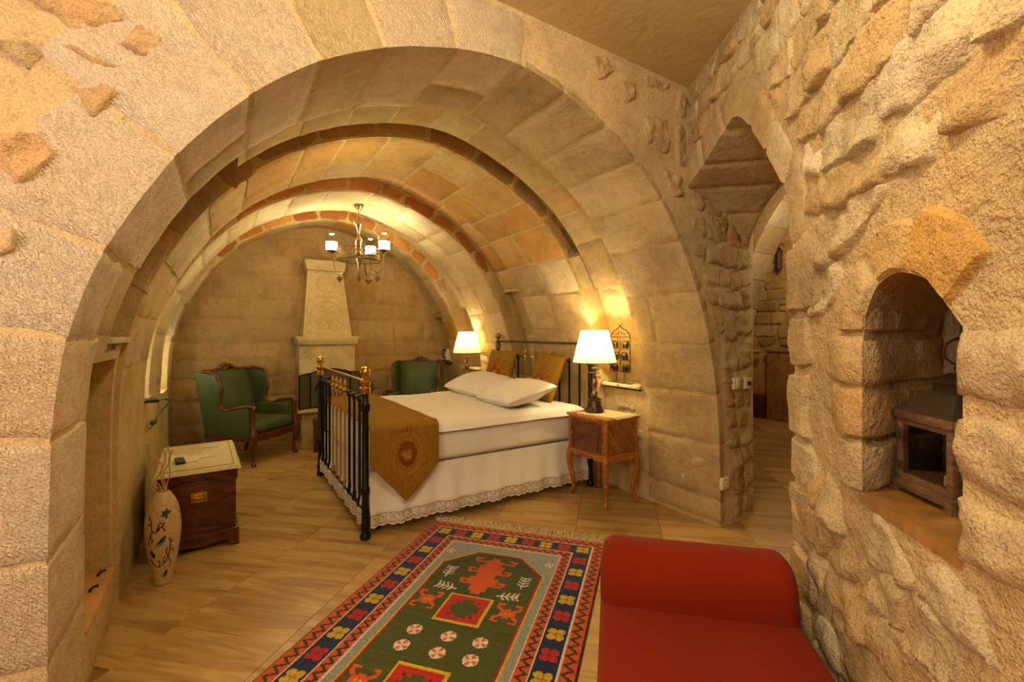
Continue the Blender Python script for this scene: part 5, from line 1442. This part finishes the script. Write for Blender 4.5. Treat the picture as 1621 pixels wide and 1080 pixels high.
# ------------------------------------------------------------------ lantern in the wall niche
pL, nL = planB(2.035)
lc = Vector((1.640, .368))
ln = thing('candle_lantern', 'dark wooden candle lantern standing in the wall niche', 'lantern', (lc.x, lc.y, .957), R(-40))
LW = .096
MB().box(-LW-.012, LW+.012, -LW-.012, LW+.012, .012, .036, .004).build('base', M['lanternwood'], ln)
for x in (-LW, LW):
    for y in (-LW, LW): MB().box(x-.012, x+.012, y-.012, y+.012, 0, .013).build('foot', M['lanternwood'], ln)
for x in (-LW+.009, LW-.009):
    for y in (-LW+.009, LW-.009): MB().box(x-.010, x+.010, y-.010, y+.010, .036, .205, .002).build('post', M['lanternwood'], ln)
MB().box(-LW-.010, LW+.010, -LW-.010, LW+.010, .205, .228, .004).build('top_frame', M['lanternwood'], ln)
dq = thing if False else None
for k in range(4):
    a = k*math.pi/2; Mx = Matrix.Rotation(a, 4, 'Z')
    MB().box(-LW+.02, LW-.02, -LW+.004, -LW+.007, .05, .20).xf(Mx).build('glass_pane', M['glass'], ln)
    for z0_, z1_ in ((.036, .054), (.19, .205)): MB().box(-LW+.019, LW-.019, -LW+.0, -LW+.014, z0_, z1_).xf(Mx).build('door_rail', M['lanternwood'], ln)
    if k in (0, 3):
        for z in (.075, .165): MB().box(-LW+.012, -LW+.032, -LW-.006, -LW+.001, z-.011, z+.011, .001).xf(Mx).build('hinge', M['iron'], ln)
def pyr(z0, z1, a0, a1): return MB().add([(-a0,-a0,z0),(a0,-a0,z0),(a0,a0,z0),(-a0,a0,z0),(-a1,-a1,z1),(a1,-a1,z1),(a1,a1,z1),(-a1,a1,z1)], [(3,2,1,0),(4,5,6,7),(0,1,5,4),(1,2,6,5),(2,3,7,6),(3,0,4,7)])
pyr(.228, .285, LW+.006, .046).build('roof', M['iron'], ln, 20)
pyr(.285, .312, .042, .042).build('vent', M['iron'], ln, 20); pyr(.312, .338, .056, .018).build('cap', M['iron'], ln, 20)
MB().lathe([(.014,.336),(.016,.345),(.018,.352),(.012,.360),(.004,.362)], 14).build('knob', M['iron'], ln)
MB().tube([(.045*math.cos(2*math.pi*k/28), 0, .395+.036*math.sin(2*math.pi*k/28)) for k in range(28)], .0032, 6, True).build('ring', M['iron'], ln)
MB().lathe([(.036,.037),(.036,.06),(.034,.062)], 20).build('candle', M['candle'], ln)
for k in range(6):
    zc_ = .448+.031*k
    MB().tube([((.008*math.cos(a) if k % 2 else 0), (0 if k % 2 else .008*math.cos(a)), zc_+.019*math.sin(a)) for a in [2*math.pi*q/14 for q in range(14)]], .0028, 6, True).build('chain_link', M['iron'], ln)

# ------------------------------------------------------------------ elephant ornament and trinkets in the near niche
SX = P(tR(.92))[0]+.025
es = thing('elephant_ornament', 'iron frame ornament with six small elephants on the niche sill', 'ornament', (SX, 2.905, .938), R(-4))
MB().box(-.035, .035, -.14, .14, 0, .026, .003).build('base', M['iron'], es)
for y in (-.055, .055): MB().tube([(0, y, .026), (0, y, .125)], .005, 6).build('stem', M['iron'], es)
fo = MB(); w2 = .125
fo.tube([(0, -w2, .12), (0, -w2, .43), (0, -w2*.93, .455), (0, -w2*.6, .49), (0, -.03, .505), (0, 0, .53), (0, .03, .505), (0, w2*.6, .49), (0, w2*.93, .455), (0, w2, .43), (0, w2, .12)], .006, 6, True)
for z in (.225, .327, .43): fo.tube([(0, -w2, z), (0, w2, z)], .005, 6)
fo.tube([(0, 0, .12), (0, 0, .43)], .005, 6)
for s in (-1, 1):
    fo.tube([(0, s*(.012+.045*(1-k/16)*abs(math.cos(k*.2))), .45+.03*(k/16)+.008*math.sin(k*.8)) for k in range(17)], .0028, 5)
    fo.tube([(0, s*(.075+.022*math.cos(k*.6)), .452+.014*math.sin(k*.6)) for k in range(9)], .0028, 5)
    fo.tube([(0, s*.002, .525), (0, s*.014, .54), (0, s*.022, .548)], .003, 5)
fo.build('frame', M['iron'], es)
def eleph(cy, cz, s):
    e = MB(); k = .84
    e.ball((0, 0, .052*k), (.018, .034*k, .026*k), 12, 8); e.ball((0, s*.034*k, .060*k), (.015, .019*k, .019*k), 10, 8)
    e.ball((.012, s*.026*k, .058*k), (.004, .014*k, .018*k), 8, 6); e.ball((-.012, s*.026*k, .058*k), (.004, .014*k, .018*k), 8, 6)
    e.tube([(0, s*.048*k, .058*k), (0, s*.056*k, .040*k), (0, s*.055*k, .022*k), (0, s*.062*k, .012*k)], [.008, .0065, .005, .004], 6)
    for y in (-.022, .020):
        for x in (-.009, .009): e.tube([(x, y*k, .045*k), (x, y*k, .0)], [.009, .0085], 7)
    e.tube([(0, -s*.034*k, .06*k), (0, -s*.042*k, .04*k), (0, -s*.041*k, .028*k)], .0022, 5)
    e.v = [(x, y+cy, z+cz) for x, y, z in e.v]; e.build('elephant', M['bronze'], es, 60)
for iy, cy in enumerate((-.062, .062)):
    for iz, cz in enumerate((.125, .230, .332)): eleph(cy, cz, 1 if (iy+iz) % 2 else -1)
def bell(loc, m, label, s=1.0):
    t_ = thing('trinket_bell', label, 'trinket', loc, 0, 'trinkets on the niche sill')
    MB().lathe([(.018*s,0),(.016*s,.006*s),(.012*s,.02*s),(.008*s,.03*s),(.003*s,.034*s)], 14).build('bell', m, t_); MB().tube([(.006*s*math.cos(2*math.pi*k/12), 0, .038*s+.006*s*math.sin(2*math.pi*k/12)) for k in range(12)], .0018*s, 5, True).build('loop', M['brass'], t_)
bell((SX-.05, 3.08, .938), M['redbead'], 'tiny red bell left of the elephant ornament on the sill')
bell((SX-.075, 2.86, .938), M['redbead'], 'tiny orange trinket in front of the elephant ornament base', .6)

# ------------------------------------------------------------------ small things in the far niches
zk = .967; kx = P(tR(.95))[0]+.05
tray = MB().box(-.13, .15, -.16, .16, 0, .014, .004).build('serving_tray', M['blackplastic'], None); tray.location = (kx, 6.58, zk); tag(tray, 'dark tray in the far right niche under the kettle', 'tray')
kt = thing('kettle', 'white kettle with black loop handle in the far right niche', 'kettle', (kx, 6.60, zk+.014), R(200))
MB().lathe([(.062,0),(.066,.01),(.064,.06),(.055,.12),(.046,.155),(.030,.168),(.008,.174)], 22).build('body', M['plastic'], kt)
MB().tube(bez([(.05,0,.15),(.10,0,.165),(.118,0,.11),(.105,0,.05),(.062,0,.03)], 5), .010, 8).build('handle', M['blackplastic'], kt)
MB().tube([(-.05, 0, .12), (-.075, 0, .14), (-.085, 0, .155)], [.016, .012, .008], 8).build('spout', M['plastic'], kt)
MB().lathe([(.068,-.0),(.068,.008)], 22).build('base_ring', M['blackplastic'], kt)
ph = thing('handset', 'small dark handset leaning in the far lamp niche', 'handset', (P(tR(.90))[0]+.16, 5.60, .918), R(-10))
MB().box(-.010, .010, -.022, .022, 0, .13, .004).xf(Matrix.Rotation(R(14), 4, 'Y')).build('case', M['blackplastic'], ph)
MB().box(-.014, -.009, -.015, .015, .075, .11, .001).xf(Matrix.Rotation(R(14), 4, 'Y')).build('screen', M['greyplastic'], ph)

# green cable and router in the left slot
xl = P(tL(.90))[0]
rt = thing('router_box', 'flat black box on the ledge of the left wall slot', 'router', (xl+.01, 4.20, .90), R(12))
MB().box(-.09, .05, -.07, .09, 0.002, .024, .004).build('case', M['blackplastic'], rt)
for k in range(4): MB().box(.049, .0515, -.05+k*.03-.006, -.05+k*.03+.006, .008, .016).build('port', M['greyplastic'], rt)
cb_ = thing('green_cable', 'green cable looping down the wall below the black box', 'cable', (xl, 4.2, 0))
MB().tube(bez([(.072,.0,.912),(.10,.10,.905),(.11,.24,.865),(.06,.30,.80),(.03,.26,.745),(.02,.16,.715),(.008,.04,.700)], 6), .006, 8).build('cord', M['greencable'], cb_, 180)
MB().box(-.0, .035, .12, .20, .715, .74, .004).build('plug', M['greencable'], cb_)
wc = MB().tube(bez([(.05,.02,.905),(.06,.10,.84),(.03,.16,.78),(.04,.22,.73),(.012,.30,.69)], 6), .0032, 6).build('pale_cable', M['reed'], None, 180); wc.location = (xl, 4.2, 0); tag(wc, 'thin pale cable hanging beside the green one', 'cable')

# low niche: shelf board with pegs and a wooden box
xn = P(tL(.3))[0]
sb_ = thing('peg_board', 'pale wooden shelf board with three black pegs in the low left niche', 'board', (xn-.14, 2.71, .212))
MB().box(-.135, .145, -.30, .30, 0, .014, .002).build('board', M['woodpale'], sb_)
for y in (-.20, .06, .22): MB().tube([(.09, y, .014), (.09, y, .022), (.10, y+.01, .030), (.118, y+.014, .030)], .006, 8).build('peg', M['black'], sb_)
wb = thing('wooden_box', 'reddish brown wooden box on the peg board in the low niche', 'box', (xn-.20, 2.78, .226), R(4))
MB().box(-.06, .05, -.14, .16, 0, .08, .004).build('body', M['trunk'], wb); MB().box(-.064, .054, -.144, .164, .08, .094, .003).build('lid', M['trunk'], wb)

# ------------------------------------------------------------------ switches and socket on the pier
def plate(x, z, kind, label):
    t_ = thing('light_switch' if kind else 'wall_socket', label, 'switch' if kind else 'socket', (x, YA-.024, z), 0, 'white wall plates on the pier')
    MB().box(-.042, .042, -.006, .02, -.042, .042, .004).build('plate', M['plastic'], t_)
    if kind == 1: MB().box(-.018, .018, -.012, -.005, -.03, .03, .002).build('rocker', M['candle'], t_)
    elif kind == 2: MB().lathe([(.016,0),(.016,.012),(.012,.014)], 14).xf(Matrix.Rotation(R(90), 4, 'X')).xf(Matrix.Translation((0, -.005, 0))).build('dimmer_knob', M['blackplastic'], t_)
    else:
        MB().lathe([(.022,0),(.022,.004),(.017,.005),(.017,.002)], 18).xf(Matrix.Rotation(R(90), 4, 'X')).xf(Matrix.Translation((0, -.011, 0))).build('socket_ring', M['candle'], t_)
        for s in (-1, 1): MB().ball((s*.008, -.014, 0), .003, 8, 6).build('pin_hole', M['black'], t_)
plate(3.197, 1.030, 1, 'white rocker light switch on the stone pier, left of two')
plate(3.338, 1.026, 2, 'white switch plate with round dial on the stone pier')
plate(3.052, .320, 0, 'white power socket low on the stone pier')

# ------------------------------------------------------------------ passage: lantern, stone parapet and step
pl2 = thing('wall_lantern', 'small black caged lantern on the passage wall', 'lantern', (7.62, 3.88, 2.40))
MB().lathe([(.004,0),(.02,.03),(.05,.05),(.055,.07),(.05,.08)], 16).build('bottom_cap', M['iron'], pl2); MB().lathe([(.05,.31),(.058,.32),(.05,.35),(.02,.385),(.006,.40)], 16).build('top_cap', M['iron'], pl2)
MB().lathe([(.042,.08),(.042,.31)], 16).build('glass', M['mesh'], pl2)
for k in range(6): MB().tube([(.052*math.cos(2*math.pi*q/16), .052*math.sin(2*math.pi*q/16), .10+.04*k) for q in range(16)], .005, 5, True).build('cage_ring', M['iron'], pl2)
MB().tube([(0, 0, .40), (0.02, 0, .45), (.10, 0, .46), (.18, 0, .44)], .008, 6).build('bracket', M['iron'], pl2)
pw = thing('stone_parapet', 'smooth stone parapet at the end of the passage', 'parapet', (7.5, 3.6, 0))
MB().box(0, .28, -.9, .42, 0, 1.10, .01).build('slab', M['sillwood'], pw); MB().box(-.02, .29, -.9, .44, 1.10, 1.14, .012).build('coping', M['sillwood'], pw)
sp = thing('newel_step', 'pale step with rounded handrail beside the passage parapet', 'step', (7.5, 4.16, 0))
MB().box(0, .28, -.10, .30, 0, .38, .01).build('step', M['carved'], sp); MB().box(.1, .28, -.10, .30, .38, 1.06, .01).build('riser', M['woodpale'], sp); MB().tube([(-.02, -.06, 1.10), (-.02, .40, 1.10)], .035, 10).build('handrail', M['woodpale'], sp)
# unseen lights added to brighten the left wall slots
for y, z in ((4.20, 1.05), (5.62, 1.0)):
    xs_ = P(tL(z))[0]
    lamp('slot_light', (xs_-.12, y, z+.1), 4.5, (0.95, 1.0, .80), .03)
